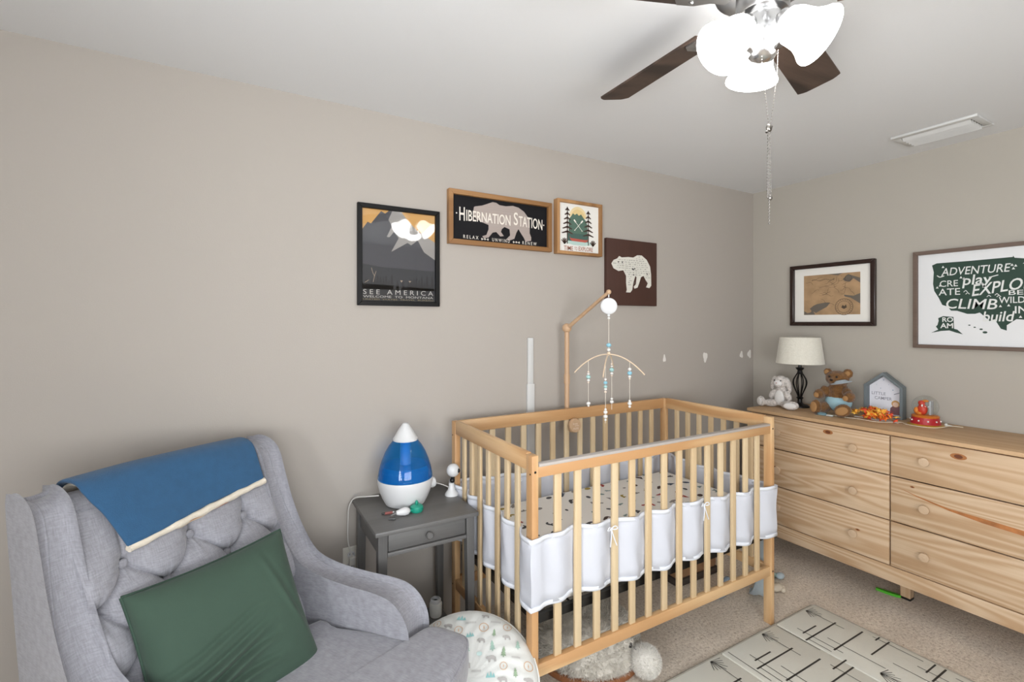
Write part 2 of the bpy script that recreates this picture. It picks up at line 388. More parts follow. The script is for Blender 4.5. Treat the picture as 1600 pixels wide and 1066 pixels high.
for a in (45, 165, 285):
    d = Vector((math.cos(R(a)), math.sin(R(a)), 0)); ax = (d * math.cos(R(42)) + Vector((0, 0, -1)) * math.sin(R(42))).normalized()
    Q = Vector((0, 0, 1)).rotation_difference(ax).to_matrix(); o0 = Vector((0, 0, -.288)) + d * .036
    b = MB(); b.tube([Vector((0, 0, -.280)) + d * .010, o0, o0 + ax * .012], .014, 12); b.lathe([(.012, .0), (.026, .005), (.029, .016), (.027, .020), (.001, .020)], c=o0, n=24, mtx=Q)
    hd = b.obj('lamp_holder', M_chrome, fan)
    b = MB(); prof = [(.030, .018), (.040, .026), (.047, .045), (.049, .065), (.052, .085), (.061, .105), (.071, .120), (.072, .126), (.068, .127), (.058, .108), (.049, .088), (.045, .065), (.042, .045), (.034, .03), (.026, .022)]
    b.lathe(prof, c=o0, n=32, mtx=Q * .84, cap=False); b.obj('glass_shade', M_shade, hd)
M_chain = mat('chain_metal', '#8d8984', .3, 1)
def beads(pts, r, step):
    b = MB(); P = [Vector(p) for p in pts]; carry = 0
    for p, q in zip(P, P[1:]):
        L = (q - p).length; s = carry
        while s < L: b.sph(p + (q - p) * (s / L), r, 6, 4); s += step
        carry = s - L
    b.tube(P, r * .35, 4); return b
F = Vector((.5, .866, 0)); RR = Vector((.866, -.5, 0))
kn = Vector((.018, -.005, -.52))
p1 = Vector((-.022, -.012, -.335)); p2 = Vector((.028, -.02, -.345))
b = beads([p1, p1 + Vector((.003, 0, -.06)), kn, kn + Vector((-.002, 0, -.03))], .0014, .0068); b.obj('pull_chain', M_chain, fan)
b = beads([p2, p2 + Vector((-.004, 0, -.06)), kn + Vector((.004, 0, 0)), kn + Vector((.003, 0, -.03))], .0014, .0068); b.obj('pull_chain', M_chain, fan)
b = MB(); b.sph(kn, (.008, .006, .010), 8, 6); b.tube([kn + Vector((-.010, 0, -.012)), kn + Vector((.01, 0, .006))], .003, 6); b.obj('chain_knot', M_chain, fan)
for dx, l in ((-.006, .16), (.000, .22), (.006, .158)):
    b = beads([kn + Vector((dx * .6, 0, -.01)), kn + Vector((dx, 0, -l))], .0022, .0075); b.obj('pull_chain', M_chain, fan)
b = MB(); b.sph(kn + Vector((.004, 0, -.16)), (.005, .005, .007), 8, 6); b.obj('chain_bead', M_chain, fan)

for _c in [c for c in fan.children_recursive]:
    _c.data.transform(Matrix.Translation((0, 0, .154)) @ Matrix.Scale(1.159, 4))

# ------------------------------------------------------------------ wall art (each facing -y in its own space)
def frame_bars(w, h, t, dep, m, parent, bev=.002, name='frame', inner=None):
    b = MB(); ts = t if isinstance(t, tuple) else (t, t)
    def bar(pts):
        b.hexa([(x, 0, z) for x, z in pts], [(x, -dep, z) for x, z in pts])
    t = ts[0]
    bar([(0, 0), (w, 0), (w - t, t), (t, t)]); bar([(0, h), (t, h - t), (w - t, h - t), (w, h)])
    bar([(0, 0), (t, t), (t, h - t), (0, h)]); bar([(w, 0), (w, h), (w - t, h - t), (w - t, t)])
    o = b.obj(name, m, parent); mod(o, 'BEVEL', width=bev, segments=2, limit_method='ANGLE'); return o
def panel(w, h, y0, y1, m, parent, name):
    b = MB(); b.box(w[0], w[1], y1, y0, h[0], h[1]); return b.obj(name, m, parent)
YW = WY1

# mountain poster, black frame, glazed
r = root('framed_poster', (.477, YW, 1.55), 0, 'black-framed mountain travel poster reading SEE AMERICA, reflecting the lit fan shades', 'poster')
W, Hh = .39, .462
frame_bars(W, Hh, .021, .02, mat('frame_black', '#0b0a0a', .5, spec=.25), r)
b = MB(); b.box(.015, W - .015, -.004, 0, .015, Hh - .015)
b.mi = 1
f1 = lambda a, c: (a, -.0048, c)
b.decal([(.019, .343), (.022, .343), (.047, .38), (.062, .374), (.108, .435), (.127, .426), (.147, .443), (.201, .443), (.233, .406), (.278, .362), (.366, .310), (.371, .225), (.371, .019), (.019, .019)], f1)
b.mi = 2; f2 = lambda a, c: (a, -.0052, c)
b.decal([(0.161, 0.443), (0.142, 0.399), (0.158, 0.371), (0.134, 0.319), (0.147, 0.318), (0.169, 0.346), (0.19, 0.317), (0.155, 0.251), (0.233, 0.299), (0.25, 0.289), (0.283, 0.314), (0.314, 0.26), (0.371, 0.225), (0.371, 0.31), (0.278, 0.362), (0.233, 0.406), (0.201, 0.443)], f2)
b.mi = 3
b.decal([(.019, .19), (.06, .185), (.11, .178), (.2, .176), (.371, .170), (.371, .019), (.019, .019)], f2)
b.mi = 4; f3 = lambda a, c: (a, -.0056, c)
for k in range(26):
    x = .026 + k * .0132; hgt = .105 + .045 * abs(math.sin(k * 1.7)) * (1 if k > 3 else .5) - .03 * (10 < k < 17)
    b.decal([(x - .008, .075), (x + .008, .075), (x + .004, hgt - .01), (x, hgt), (x - .004, hgt - .01)], f3)
b.decal([(.02, .10), (.371, .085), (.371, .019), (.02, .019)], f3)
b.mi = 5; f4 = lambda a, c: (a, -.006, c)
text(b, 'S E E   A M E R I C A', .027, .36, .052, .074, f4, .0)
text(b, 'WELCOME  TO  MONTANA', .027, .36, .0365, .0465, f4, .0)
b.mi = 6; text(b, 'UNITED  STATES  TRAVEL  BUREAU', .027, .36, .026, .032, f4)
b.mi = 7
for a in ([(.064, .172), (.070, .15), (.078, .135), (.072, .108)], [(.085, .158), (.078, .135)], [(.034, .104), (.052, .116)]):
    for p, q in zip(a, a[1:]): b.decal(line(*p, *q, .002), f4)
b.decal([(.197, .120), (.210, .120), (.2035, .110)], f4); b.decal([(.237, .119), (.251, .119), (.244, .111)], f4)
PM = lambda n, c: mat(n, c, .6, spec=.2)
b.obj('print', [PM('po_sky', '#c79a5c'), PM('po_mount_glare', '#4c4c50'), PM('po_snow', '#97938f'), PM('po_lower', '#3c3d40'), PM('po_trees', '#333335'), PM('po_text', '#b7b4ae'), PM('po_text2', '#8a7f5e'), PM('po_line', '#9b8d79')], r)  # mountain grey lifted to hold the glare haze of the glass
panel((.02, W - .02), (.02, Hh - .02), -.009, -.0105, clear('picture_glass'), r, 'glass')

# bear sign
r = root('hibernation_sign', (.910, YW, 1.863), 0, 'wide black sign with a grey bear reading Hibernation Station in a wooden frame', 'sign')
W, Hh = .612, .27
M_fr = lambda a: wood('frame_oak_' + a, '#8a6239', '#b98d5e', a, ring=18, rough=.5)
frame_bars(W, Hh, .024, .03, M_fr('x'), r)
HIB = [(0.143,0.196),(0.15,0.2),(0.19,0.209),(0.226,0.224),(0.25,0.234),(0.271,0.233),(0.291,0.223),(0.329,0.222),(0.371,0.229),(0.405,0.224),(0.44,0.206),(0.462,0.182),(0.476,0.154),(0.476,0.093),(0.486,0.072),(0.485,0.053),(0.449,0.046),(0.44,0.064),(0.423,0.085),(0.405,0.109),(0.393,0.089),(0.38,0.055),(0.354,0.045),(0.329,0.047),(0.354,0.071),(0.35,0.103),(0.32,0.112),(0.304,0.099),(0.299,0.084),(0.316,0.064),(0.295,0.06),(0.271,0.081),(0.25,0.076),(0.226,0.048),(0.198,0.042),(0.19,0.052),(0.214,0.061),(0.226,0.091),(0.226,0.113),(0.19,0.123),(0.15,0.14),(0.139,0.174)]
b = MB(); b.box(.02, W - .02, -.012, 0, .02, Hh - .02)
b.mi = 1; b.decal(HIB, lambda a, c: (a, -.0126, c))
b.mi = 2; ft = lambda a, c: (a, -.0132, c)
def arc(k): return lambda u, v: (u, v + k * (u - .5) ** 2 * 4)
text(b, 'H', .062, .092, .120, .188, ft, .01); text(b, 'IBERNATION', .100, .356, .121, .178, ft, .012, warp=lambda u, v: (u, v * (1 - .06 * math.sin(u * 3.1)) + .04 * math.sin(3.1 * u) * (1 - v)))
text(b, 'S', .376, .402, .128, .196, ft, .01); text(b, 'TATION', .407, .558, .124, .180, ft, .012, warp=lambda u, v: (u, v - .13 * u * u * (1 - .3 * v)))
b.decal(circ(.047, .155, .004, 8), ft); b.decal(circ(.567, .146, .004, 8), ft)
text(b, 'R E L A X', .084, .168, .033, .050, ft, .005); text(b, 'U N W I N D', .247, .352, .031, .048, ft, .005); text(b, 'R E N E W', .430, .520, .030, .047, ft, .005)
for cx in (.205, .392):
    b.decal(line(cx - .022, .038, cx + .022, .037, .0018), ft)
    for s in (-1, 1): b.decal([(cx + s * .010, .037), (cx + s * .018, .044), (cx + s * .022, .037), (cx + s * .018, .031)], ft)
    b.decal(circ(cx, .038, .005, 8), ft)
b.obj('print', [PM('hib_black', '#151417'), wood('hib_bear', '#968882', '#b0a49c', 'x', ring=12, rough=.7, contrast=.5), PM('hib_text', '#e4ddd2')], r)

# canoe picture
r = root('canoe_picture', (1.552, YW, 1.859), 0, 'small white camping picture reading TIME TO EXPLORE in a deep wooden frame', 'picture')
W, Hh = .322, .306
frame_bars(W, Hh, .017, .04, M_fr('z'), r)
b = MB(); b.box(.012, W - .012, -.022, 0, .012, Hh - .012)
L0 = -.0226
def lay(k): return lambda a, c: (a, L0 - .0004 * k, c)
b.mi = 1; b.decal([(.155 + .062 * math.cos(a * math.pi / 12), .215 + .062 * math.sin(a * math.pi / 12)) for a in range(13)], lay(0))
b.mi = 2; b.decal([(.155 + .05 * math.cos(a * math.pi / 12), .212 + .05 * math.sin(a * math.pi / 12)) for a in range(13)], lay(1))
b.mi = 3; b.decal([(.088, .12), (.088, .20), (.105, .218), (.118, .236), (.132, .228), (.146, .238), (.160, .226), (.176, .236), (.192, .218), (.212, .20), (.222, .175), (.222, .12)], lay(2))
b.mi = 4; b.decal([(.082, .068), (.080, .122), (.232, .122), (.232, .068)], lay(3))
b.mi = 8; b.decal([(.07, .064), (.08, .078), (.24, .078), (.25, .064), (.2, .056), (.12, .056)], lay(4))
b.mi = 5
for tx, z0, z1 in ((.078, .10, .268), (.228, .10, .262)):
    b.decal(line(tx, z0 - .04, tx, z1, .006), lay(5))
    for k in range(6):
        z = z1 - .012 - k * .026; q = .010 + k * .005
        b.decal([(tx, z + .010), (tx - q - .006, z - .006), (tx - q, z - .010), (tx, z - .002), (tx + q, z - .010), (tx + q + .006, z - .006)], lay(5))
for tx in (.058, .262):
    for k in range(5): a = R(40 + k * 25); b.decal(line(tx, .058, tx + .026 * math.cos(a), .058 + .034 * math.sin(a), .006), lay(6))
b.mi = 6; b.decal([(.093, .106), (.100, .094), (.215, .090), (.224, .097), (.222, .084), (.208, .076), (.112, .078), (.098, .086)], lay(7))
b.mi = 7
for s in (-1, 1):
    b.decal(line(.155 - s * .026, .140, .155 + s * .022, .190, .0028), lay(8)); b.decal(line(.155 + s * .018, .186, .155 + s * .032, .200, .009), lay(8)); b.decal(line(.155 - s * .028, .138, .155 - s * .024, .142, .006), lay(8))
b.mi = 9; text(b, 'TIME', .054, .118, .024, .048, lay(5), .004); text(b, 'TO', .128, .148, .026, .046, lay(5), 0); text(b, 'EXPLORE', .158, .262, .026, .050, lay(5), .004)
b.obj('print', [PM('ti_white', '#e6e4de'), PM('ti_sun', '#e3cfa2'), PM('ti_sun2', '#dbc28b'), PM('ti_green', '#566f62'), PM('ti_dgreen', '#49615a'), PM('ti_tree', '#4a3a33'), PM('ti_red', '#b25a4d'), PM('ti_oar', '#eeeae0'), PM('ti_lake', '#b4ccc4'), PM('ti_text', '#a2664f')], r)

# brown bear plaque
r = root('bear_plaque', (1.920, YW, 1.578), 0, 'unframed dark brown plaque with a pale bear silhouette filled with words', 'plaque')
W, Hh = .418, .402
PLQ = [(0.037,0.25),(0.054,0.272),(0.084,0.283),(0.098,0.298),(0.117,0.291),(0.172,0.297),(0.213,0.296),(0.248,0.313),(0.283,0.314),(0.325,0.29),(0.356,0.248),(0.364,0.2),(0.366,0.129),(0.35,0.113),(0.323,0.117),(0.338,0.142),(0.319,0.163),(0.301,0.188),(0.277,0.178),(0.265,0.147),(0.248,0.112),(0.224,0.105),(0.218,0.117),(0.236,0.133),(0.242,0.177),(0.23,0.185),(0.213,0.141),(0.204,0.097),(0.189,0.08),(0.155,0.08),(0.161,0.096),(0.155,0.138),(0.155,0.181),(0.132,0.214),(0.093,0.207),(0.054,0.222)]
b = MB(); b.box(0, W, -.022, 0, 0, Hh, .002); b.obj('board', wood('plaque_brown', '#43281f', '#5a3a2e', 'z', ring=8, rough=.6, contrast=.4), r)
b = MB(); b.prism(PLQ, -.025, -.022); b.mi = 1; fb = lambda a, c: (a, -.0256, c)
rng = random.Random(3)
def inside(x, z, P):
    c = False; n = len(P)
    for i in range(n):
        x1, z1 = P[i]; x2, z2 = P[(i + 1) % n]
        if (z1 > z) != (z2 > z) and x < (x2 - x1) * (z - z1) / (z2 - z1) + x1: c = not c
    return c
z = .10
while z < .305:
    x = .05
    while x < .36:
        wd = rng.uniform(.008, .03); hh = rng.uniform(.003, .007)
        if all(inside(x + a, z + c, PLQ) for a in (-.004, wd + .004) for c in (-.004, hh + .003)):
            for q in range(max(1, int(wd / .005))): b.decal([(x + q * .005, z), (x + q * .005 + .003, z), (x + q * .005 + .003, z + hh), (x + q * .005, z + hh)], fb)
        x += wd + .005
    z += .0125
b.mi = 2
for x, z in ((.09, .262), (.122, .262), (.205, .225), (.222, .228), (.213, .222), (.33, .20), (.215, .19)): b.decal(circ(x, z, .005, 8), fb)
b.obj('bear_silhouette', [PM('pl_bear', '#d9d6cc'), PM('pl_words', '#8b8881'), PM('pl_spots', '#3a3836')], r)

# right wall pictures (turned to face -x)
r = root('framed_map_print', (WX1, 1.934, 1.452), R(-90), 'dark brown frame with white mat around a tan parchment map print', 'picture')
W, Hh = .514, .41
frame_bars(W, Hh, .026, .028, mat('frame_walnut', '#2b1a15', .25), r, .004)
o = panel((.02, W - .02), (.02, Hh - .02), 0, -.008, PM('mat_white', '#e9e6df'), r, 'mount_board')
b = MB(); X0_, X1_, Z0_, Z1_ = .087, .428, .073, .338
b.box(X0_, X1_, -.0086, -.008, Z0_, Z1_)
fp = lambda k: (lambda a, c: (a, -.0090 - .0003 * k, c))
b.mi = 1; b.decal([(0.126,0.115),(0.15,.135),(0.173,0.145),(0.223,0.153),(0.255,0.152),(0.233,0.124),(0.193,0.102),(0.165,0.085),(.15,.096),(.13,.085),(.137,.1)], fp(0))
b.decal([(.428, .30), (.36, .328), (.33, .30), (.34, .285), (.37, .28), (.39, .30), (.428, .27)], fp(0)); b.decal([(.428, .205), (.39, .19), (.36, .195), (.335, .20), (.34, .188), (.375, .178), (.40, .16), (.428, .14)], fp(0))
b.decal([(.088, .074), (.088, .10), (.11, .085), (.15, .095), (.16, .074)], fp(0)); b.decal([(.24, .338), (.30, .325), (.33, .338)], fp(0))
b.mi = 2
def ring(cx, cz, r0, w_, n=24, fn=None):
    for k in range(n): a0 = 2 * math.pi * k / n; a1 = 2 * math.pi * (k + 1) / n; b.decal([(cx + r0 * math.cos(a0), cz + r0 * math.sin(a0)), (cx + (r0 + w_) * math.cos(a0), cz + (r0 + w_) * math.sin(a0)), (cx + (r0 + w_) * math.cos(a1), cz + (r0 + w_) * math.sin(a1)), (cx + r0 * math.cos(a1), cz + r0 * math.sin(a1))], fn)
ring(.336, .122, .050, .003, 28, fp(1)); ring(.336, .122, .036, .002, 24, fp(1)); ring(.36, .305, .018, .002, 16, fp(2))
b.decal([(.320, .118), (.328, .134), (.338, .126), (.348, .137), (.352, .118), (.336, .108)], fp(1))
for k in range(22): a = 2 * math.pi * k / 22; b.decal(line(.336 + .041 * math.cos(a), .122 + .041 * math.sin(a), .336 + .047 * math.cos(a), .122 + .047 * math.sin(a), .003), fp(1))
rng = random.Random(5)
for k in range(20):
    x, z = rng.uniform(.10, .36), rng.uniform(.16, .31); a = rng.uniform(-.5, .5)
    for q in range(rng.randint(4, 9)):
        nx, nz = x + .011 * math.cos(a), z + .011 * math.sin(a); a += rng.uniform(-.9, .9)
        if .09 < nx < .425 and .078 < nz < .332: b.decal(line(x, z, nx, nz, .0013), fp(3))
        x, z = nx, nz
for k in range(13): b.decal(line(.14 + k * .011, .30 + .004 * math.sin(k), .147 + k * .011, .305 + .004 * math.sin(k + 1), .003), fp(3))
b.obj('print', [mat('parchment', '#a98a67', .8, var=.18, vscale=14), PM('map_grey', '#6d655c'), PM('map_ink', '#54483c')], r)

r = root('framed_map_sign', (WX1, 1.232, 1.330), R(-90), 'large white canvas with a green US map of lettering in a thin brown frame', 'picture')
W, Hh = .79, .542
frame_bars(W, Hh, .020, .03, wood('frame_taupe', '#5b4a40', '#77655a', 'x', ring=14, rough=.5, contrast=.5), r)
b = MB(); b.box(.016, W - .016, -.012, 0, .016, Hh - .016)
LL = [(-124.7,48.4),(-122.8,49),(-110,48.9),(-95.2,49),(-95.1,49.4),(-94.6,48.7),(-89.6,48),(-92,46.7),(-90,46.6),(-88,47.4),(-87,46.5),(-84.8,46.5),(-84.7,45.8),(-87,45.7),(-87.8,44),(-87.5,42),(-87,41.7),(-86.2,42.5),(-86.4,44),(-85,45.5),(-83.4,45.2),(-83.3,44),(-82.5,43),(-83.2,42),(-81,41.6),(-79,42.7),(-79,43.3),(-76.5,43.5),(-75,44.9),(-71.5,45),(-70.3,46.2),(-69.2,47.4),(-68,47.2),(-67.8,45.7),(-67,44.8),(-70,43.7),(-70.7,42.6),(-70,41.7),(-72,41.2),(-74,40.7),(-74.2,39.5),(-75.5,38.5),(-76,37),(-75.7,35.5),(-77.8,34),(-79.3,33),(-81.2,31.5),(-81.3,30),(-80.1,27),(-80.5,25.3),(-81.7,26),(-82.7,28),(-84,30),(-86,30.4),(-89,30.3),(-89.3,29.3),(-91.5,29.4),(-94,29.6),(-97.2,27.7),(-97.2,26),(-99.2,26.6),(-101.3,29.6),(-103,29),(-104.8,30.5),(-106.5,31.8),(-108.2,31.4),(-111,31.4),(-114.8,32.5),(-117.2,32.6),(-118.5,34),(-120.6,34.6),(-122,37),(-123.8,39.5),(-124.3,42),(-124,46)]
US = [(.082 + (a + 124.7) * .01087 , .102 + (c - 26) * .0160) for a, c in LL]
b.mi = 1; b.decal(US, lambda a, c: (a, -.0126, c)); fa = lambda a, c: (a, -.0128, c)
b.decal([(0.174,0.173),(0.177,0.109),(0.19,0.105),(0.213,0.08),(0.187,0.088),(0.157,0.1),(0.123,0.097),(0.078,0.086),(0.109,0.104),(0.099,0.121),(0.106,0.13),(0.111,0.152),(0.109,0.167),(0.13,0.178)], fa)
for x, z, q in ((.239, .129, .005), (.26, .118, .005), (.285, .108, .007), (.3, .092, .010)): b.decal(circ(x, z, q, 8, q * .6), fa)
b.mi = 2; fw = lambda a, c: (a, -.0134, c)
text(b, 'ADVENTURE', .122, .390, .398, .440, fw, .006, shear=.006)
b.decal(line(.104, .402, .116, .392, .005), fw); b.decal(line(.116, .392, .135, .398, .005), fw)
text(b, 'CRE', .116, .193, .338, .372, fw, .006); text(b, 'play', .210, .322, .325, .395, fw, .012, shear=.008); b.decal(line(.315, .375, .350, .385, .005), fw)
text(b, 'EXPLORE', .249, .500, .280, .343, fw, .012, shear=.008, warp=lambda u, v: (u, v * (1 - .1 * u) + .62 * u))
text(b, 'ATE', .111, .202, .292, .328, fw, .006); text(b, 'BE', .388, .440, .281, .304, fw, .006); text(b, 'CLIMB', .137, .344, .212, .275, fw, .008, shear=.012, warp=lambda u, v: (u, v * .85 - .16 * u + .12))
text(b, 'WILD', .352, .446, .240, .272, fw, .008); text(b, 'IN', .410, .455, .188, .224, fw, .012); text(b, 'build', .290, .402, .148, .200, fw, .012, shear=.008)
text(b, 'RO', .127, .173, .146, .172, fw, .02); text(b, 'AM', .118, .173, .112, .140, fw, .02)
for x, z in ((.13, .446), (.205, .383), (.217, .376), (.117, .345), (.105, .335), (.40, .43), (.413, .425), (.405, .412), (.358, .225), (.388, .228), (.43, .17)):
    b.decal([(x - .006, z - .004), (x + .006, z - .004), (x, z + .008)], fw)
for x, z in ((.224, .31), (.232, .298), (.315, .28), (.345, .287), (.352, .278)):
    b.decal(line(x - .008, z - .005, x, z + .004, .003), fw); b.decal(line(x, z + .004, x + .008, z - .005, .003), fw)
b.obj('print', [PM('us_white', '#e2e3e4'), PM('us_green', '#35493f'), PM('us_letter', '#dfe0dd')], r)

# ------------------------------------------------------------------ dresser (own space: x to the right, y to the wall)
DX, DY = 2.90, 1.93
dr = root('dresser', (DX, DY, 0), R(-90), 'long unfinished pine dresser with six knotty drawers against the right wall', 'dresser')
DW, DD = 1.55, .47
Px, Pz, Py = M_pine('x'), M_pine('z'), M_pine('y')
b = MB(); b.box(-.012, DW + .012, -.02, DD, .902, .922, .003); b.obj('top', wood('dresser_top_x', '#bb966f', '#cfae87', 'x', ring=30, rough=.55, contrast=.5), dr)
for px_ in (0, DW - .02): b = MB(); b.box(px_, px_ + .02, .012, DD, .155, .902); b.obj('side_panel', Pz, dr)
b = MB(); b.box(.02, DW - .02, DD - .008, DD, .155, .902); b.box(.02, DW - .02, .03, DD - .01, .17, .18); b.box(.757, .779, .025, DD - .01, .155, .902); b.box(.02, DW - .02, .03, .06, .88, .902); b.obj('carcass', Pz, dr)
b = MB(); b.box(0, DW, .0, .022, .150, .229, .002); b.obj('base_rail', Px, dr)
for lx in (.055, .735, DW - .095):
    for ly in (.03 if abs(lx - .735) > .01 else .185, DD - .07):
        b = MB(); b.hexa([(lx + .004, ly + .004, .012), (lx + .046, ly + .004, .012), (lx + .046, ly + .046, .012), (lx + .004, ly + .046, .012)], [(lx, ly, .17), (lx + .05, ly, .17), (lx + .05, ly + .05, .17), (lx, ly + .05, .17)])
        lg = b.obj('leg', Pz, dr); b = MB(); b.box(lx + .002, lx + .048, ly + .002, ly + .048, 0, .012, .002); b.obj('foot_pad', M_black, lg)
M_knot = [mat('knot_core', '#6b3a1f', .6), mat('knot_halo', '#a56c3e', .6), mat('resin_streak', '#ad6f3d', .6, var=.25, vscale=30)]
M_knob = wood('knob_birch', '#c3a687', '#d6bea3', 'y', ring=14, rough=.45, contrast=.4)
KN = {(0, 2): [(.47, .855, .014)], (0, 1): [(.16, .58, .007)], (0, 0): [(.62, .36, .006), (.10, .40, .004)], (1, 2): [(1.035, .852, .016)], (1, 1): [(.86, .66, .005)], (1, 0): [(1.28, .375, .014)]}
for ci, (x0, x1) in enumerate(((.004, .763), (.770, DW - .004))):
    for ri, (z0, z1) in enumerate(((.234, .459), (.465, .689), (.695, .894))):
        b = MB(); b.box(x0, x1, 0, .02, z0, z1, .0015)
        for (kx, kz, kr) in KN.get((ci, ri), []):
            b.mi = 2; b.decal([(x, z) for x, z in circ(kx, kz, kr * 1.9, 16, kr * .9)], lambda a, c: (a, -.0004, c)); b.mi = 1; b.decal(circ(kx, kz, kr, 12, kr * .6), lambda a, c: (a, -.0008, c))
        if (ci, ri) == (1, 1):
            b.mi = 3; b.decal([(.80, .642), (.88, .622), (1.0, .600), (1.10, .596), (1.25, .588), (1.5, .575), (1.5, .552), (1.25, .566), (1.12, .574), (1.0, .590), (.88, .617)], lambda a, c: (a, -.0005, c))
        d = b.obj('drawer', [Px] + [M_knot[0], M_knot[1], M_knot[2]], dr)
        for kx in ((.19, .607) if ci == 0 else (.915, 1.36)):
            kz = (.340, .570, .800)[ri]; b = MB(); Q = Matrix.Rotation(R(90), 3, 'X')
            b.lathe([(.001, -.001), (.009, 0), (.009, .012), (.018, .018), (.021, .024), (.020, .029), (.001, .031)], c=(kx, 0, kz), n=24, mtx=Q); b.obj('knob', M_knob, d)

# ------------------------------------------------------------------ crib
CX0, CX1, CY0, CY1, CZ = .885, 2.286, 1.395, 2.10, 1.012
cr = root('crib', ((CX0 + CX1) / 2, (CY0 + CY1) / 2, 0), 0, 'natural pine slatted crib with a white mesh liner standing beside the grey side table', 'crib')
ox, oy = (CX0 + CX1) / 2, (CY0 + CY1) / 2; hx, hy = (CX1 - CX0) / 2, (CY1 - CY0) / 2
Cx, Cy, Cz = M_crib('x'), M_crib('y'), M_crib('z')
for sx in (-1, 1):
    for sy in (-1, 1):
        xa = sx * hx; xb = sx * (hx - .027); ya = sy * hy; yb = sy * (hy - .04)
        b = MB(); b.box(min(xa, xb), max(xa, xb), min(ya, yb), max(ya, yb), 0, CZ, .003)
        p = b.obj('leg', Cz, cr)
        for z in (.955, .26):
            b = MB(); b.cyl((xa - sx * .013, sy * (hy - .006), z), (xa - sx * .013, sy * (hy + .0004), z), .0045, n=12); b.obj('bolt_hole', M_dark, p)
            b = MB(); b.cyl((sx * (hx - .006), sy * (hy - .012), z - .008), (sx * (hx + .0004), sy * (hy - .012), z - .008), .0035, n=10); b.obj('bolt_hole', M_dark, p)
for sx in (-1, 1):
    x0, x1 = sorted((sx * (hx - .001), sx * (hx - .024)))
    b = MB(); b.box(x0, x1, -hy + .04, hy - .04, .955, CZ + .004, .004); b.obj('end_top_rail', Cy, cr)
    b = MB(); b.box(x0, x1, -hy + .04, hy - .04, .24, .285, .003); b.obj('end_bottom_rail', Cy, cr)
b = MB(); b.box(-hx + .027, hx - .027, hy - .026, hy - .003, .953, CZ, .004); b.obj('back_top_rail', Cx, cr)
b = MB(); b.box(-hx + .027, hx - .027, hy - .026, hy - .003, .24, .285, .003); b.obj('back_bottom_rail', Cx, cr)
b = MB(); b.box(-hx + .027, hx - .027, -hy + .003, -hy + .028, .933, .972, .003); fr = b.obj('front_top_rail', Cx, cr)
b = MB(); b.box(-hx + .030, hx - .030, -hy + .001, -hy + .030, .969, .981, .004); b.obj('teething_guard', mat('teething_guard', '#b3aca6', .35), fr)
b = MB(); b.box(-hx + .027, hx - .027, -hy + .003, -hy + .028, .24, .285, .003); b.obj('front_bottom_rail', Cx, cr)
NS, NE = 14, 7
sl_x = [-hx + .027 + (2 * hx - .054) * (k + 1) / (NS + 1) for k in range(NS)]
sl_y = [-hy + .04 + (2 * hy - .08) * (k + 1) / (NE + 1) for k in range(NE)]
for side, y in (('f', -hy + .0155), ('b', hy - .0145)):
    for x in sl_x:
        b = MB(); b.box(x - .015, x + .015, y - .006, y + .006, .284, .934 if side == 'f' else .954, .002); b.obj('slat', M_slat, cr)
for sx in (-1, 1):
    for y in sl_y:
        b = MB(); xx = sx * (hx - .0125); b.box(xx - .006, xx + .006, y - .014, y + .014, .284, .956, .002); b.obj('slat', M_slat, cr)
b = MB(); z = .405
b.box(-hx + .035, hx - .035, -hy + .035, -hy + .055, z, z + .03); b.box(-hx + .035, hx - .035, hy - .055, hy - .035, z, z + .03); b.box(-hx + .035, -hx + .055, -hy + .055, hy - .055, z, z + .03); b.box(hx - .055, hx - .035, -hy + .055, hy - .055, z, z + .03)
for k in range(1, 8): x = -hx + .05 + (2 * hx - .1) * k / 8; b.cyl((x, -hy + .05, z + .015), (x, hy - .05, z + .015), .004, n=6)
b.obj('mattress_support', M_black, cr)

# liner: weaves in and out of the slats, around the outside of the posts
def side_off(n, k0, t):
    """t in slat units; + is outside"""
    return .019 * math.cos(math.pi * (t - k0))
def liner_path(z_amp=0):
    P = []
    m = 8
    def run(sl, L, fn, first_out):
        st = (sl[1] - sl[0]); q = []
        for i in range((len(sl) + 1) * m + 1):
            t = i / m - 1; s = sl[0] + st * t
            o = .0145 * math.cos(math.pi * t) * (1 if first_out else -1)
            e = min(1, min(i, (len(sl) + 1) * m - i) / m); o = o * e + .022 * (1 - e)
            q.append(fn(s, o, t))
        return q
    P += run(sl_x, 0, lambda s, o, t: (s, -hy + .0155 - o), True)
    P += [(hx + .007, -hy - .006), (hx + .008, -hy + .01)]
    P += run(sl_y, 0, lambda s, o, t: (hx - .0125 + o, s), False)
    P += [(hx + .008, hy - .01), (hx + .005, hy + .006)]
    P += [(-p[0], -p[1]) for p in [(s, -hy + .0145 - (o)) for s, o in [(a, b_) for a, b_ in [(q[0], -(q[1] - (-hy + .0155))) for q in run(sl_x, 0, lambda s, o, t: (s, -hy + .0155 - o), False)]]]]
    P += [(-hx - .007, hy + .006), (-hx - .008, hy - .01)]
    P += [(p[0], p[1]) for p in reversed([(-(hx - .0125 + o), s) for s, o in [(q[1], q[0]) for q in run(sl_y, 0, lambda s, o, t: (o, s), False)]])]
    P += [(-hx - .008, -hy + .01), (-hx - .007, -hy - .006)]
    return P
LP = liner_path()
def wob(i): return .004 * math.sin(i * .11) + .0015 * math.sin(i * .53)
lin_r = root('crib_liner', (ox, oy, .43), 0, 'white mesh bumper liner woven between the crib slats with ribbon ties', 'crib liner')
ztop, zbot = .276, .018
tilt = lambda p: .024 - .054 * (p[0] + hx) / (2 * hx)
b = MB(); n = len(LP)
rows = 6
rings = []
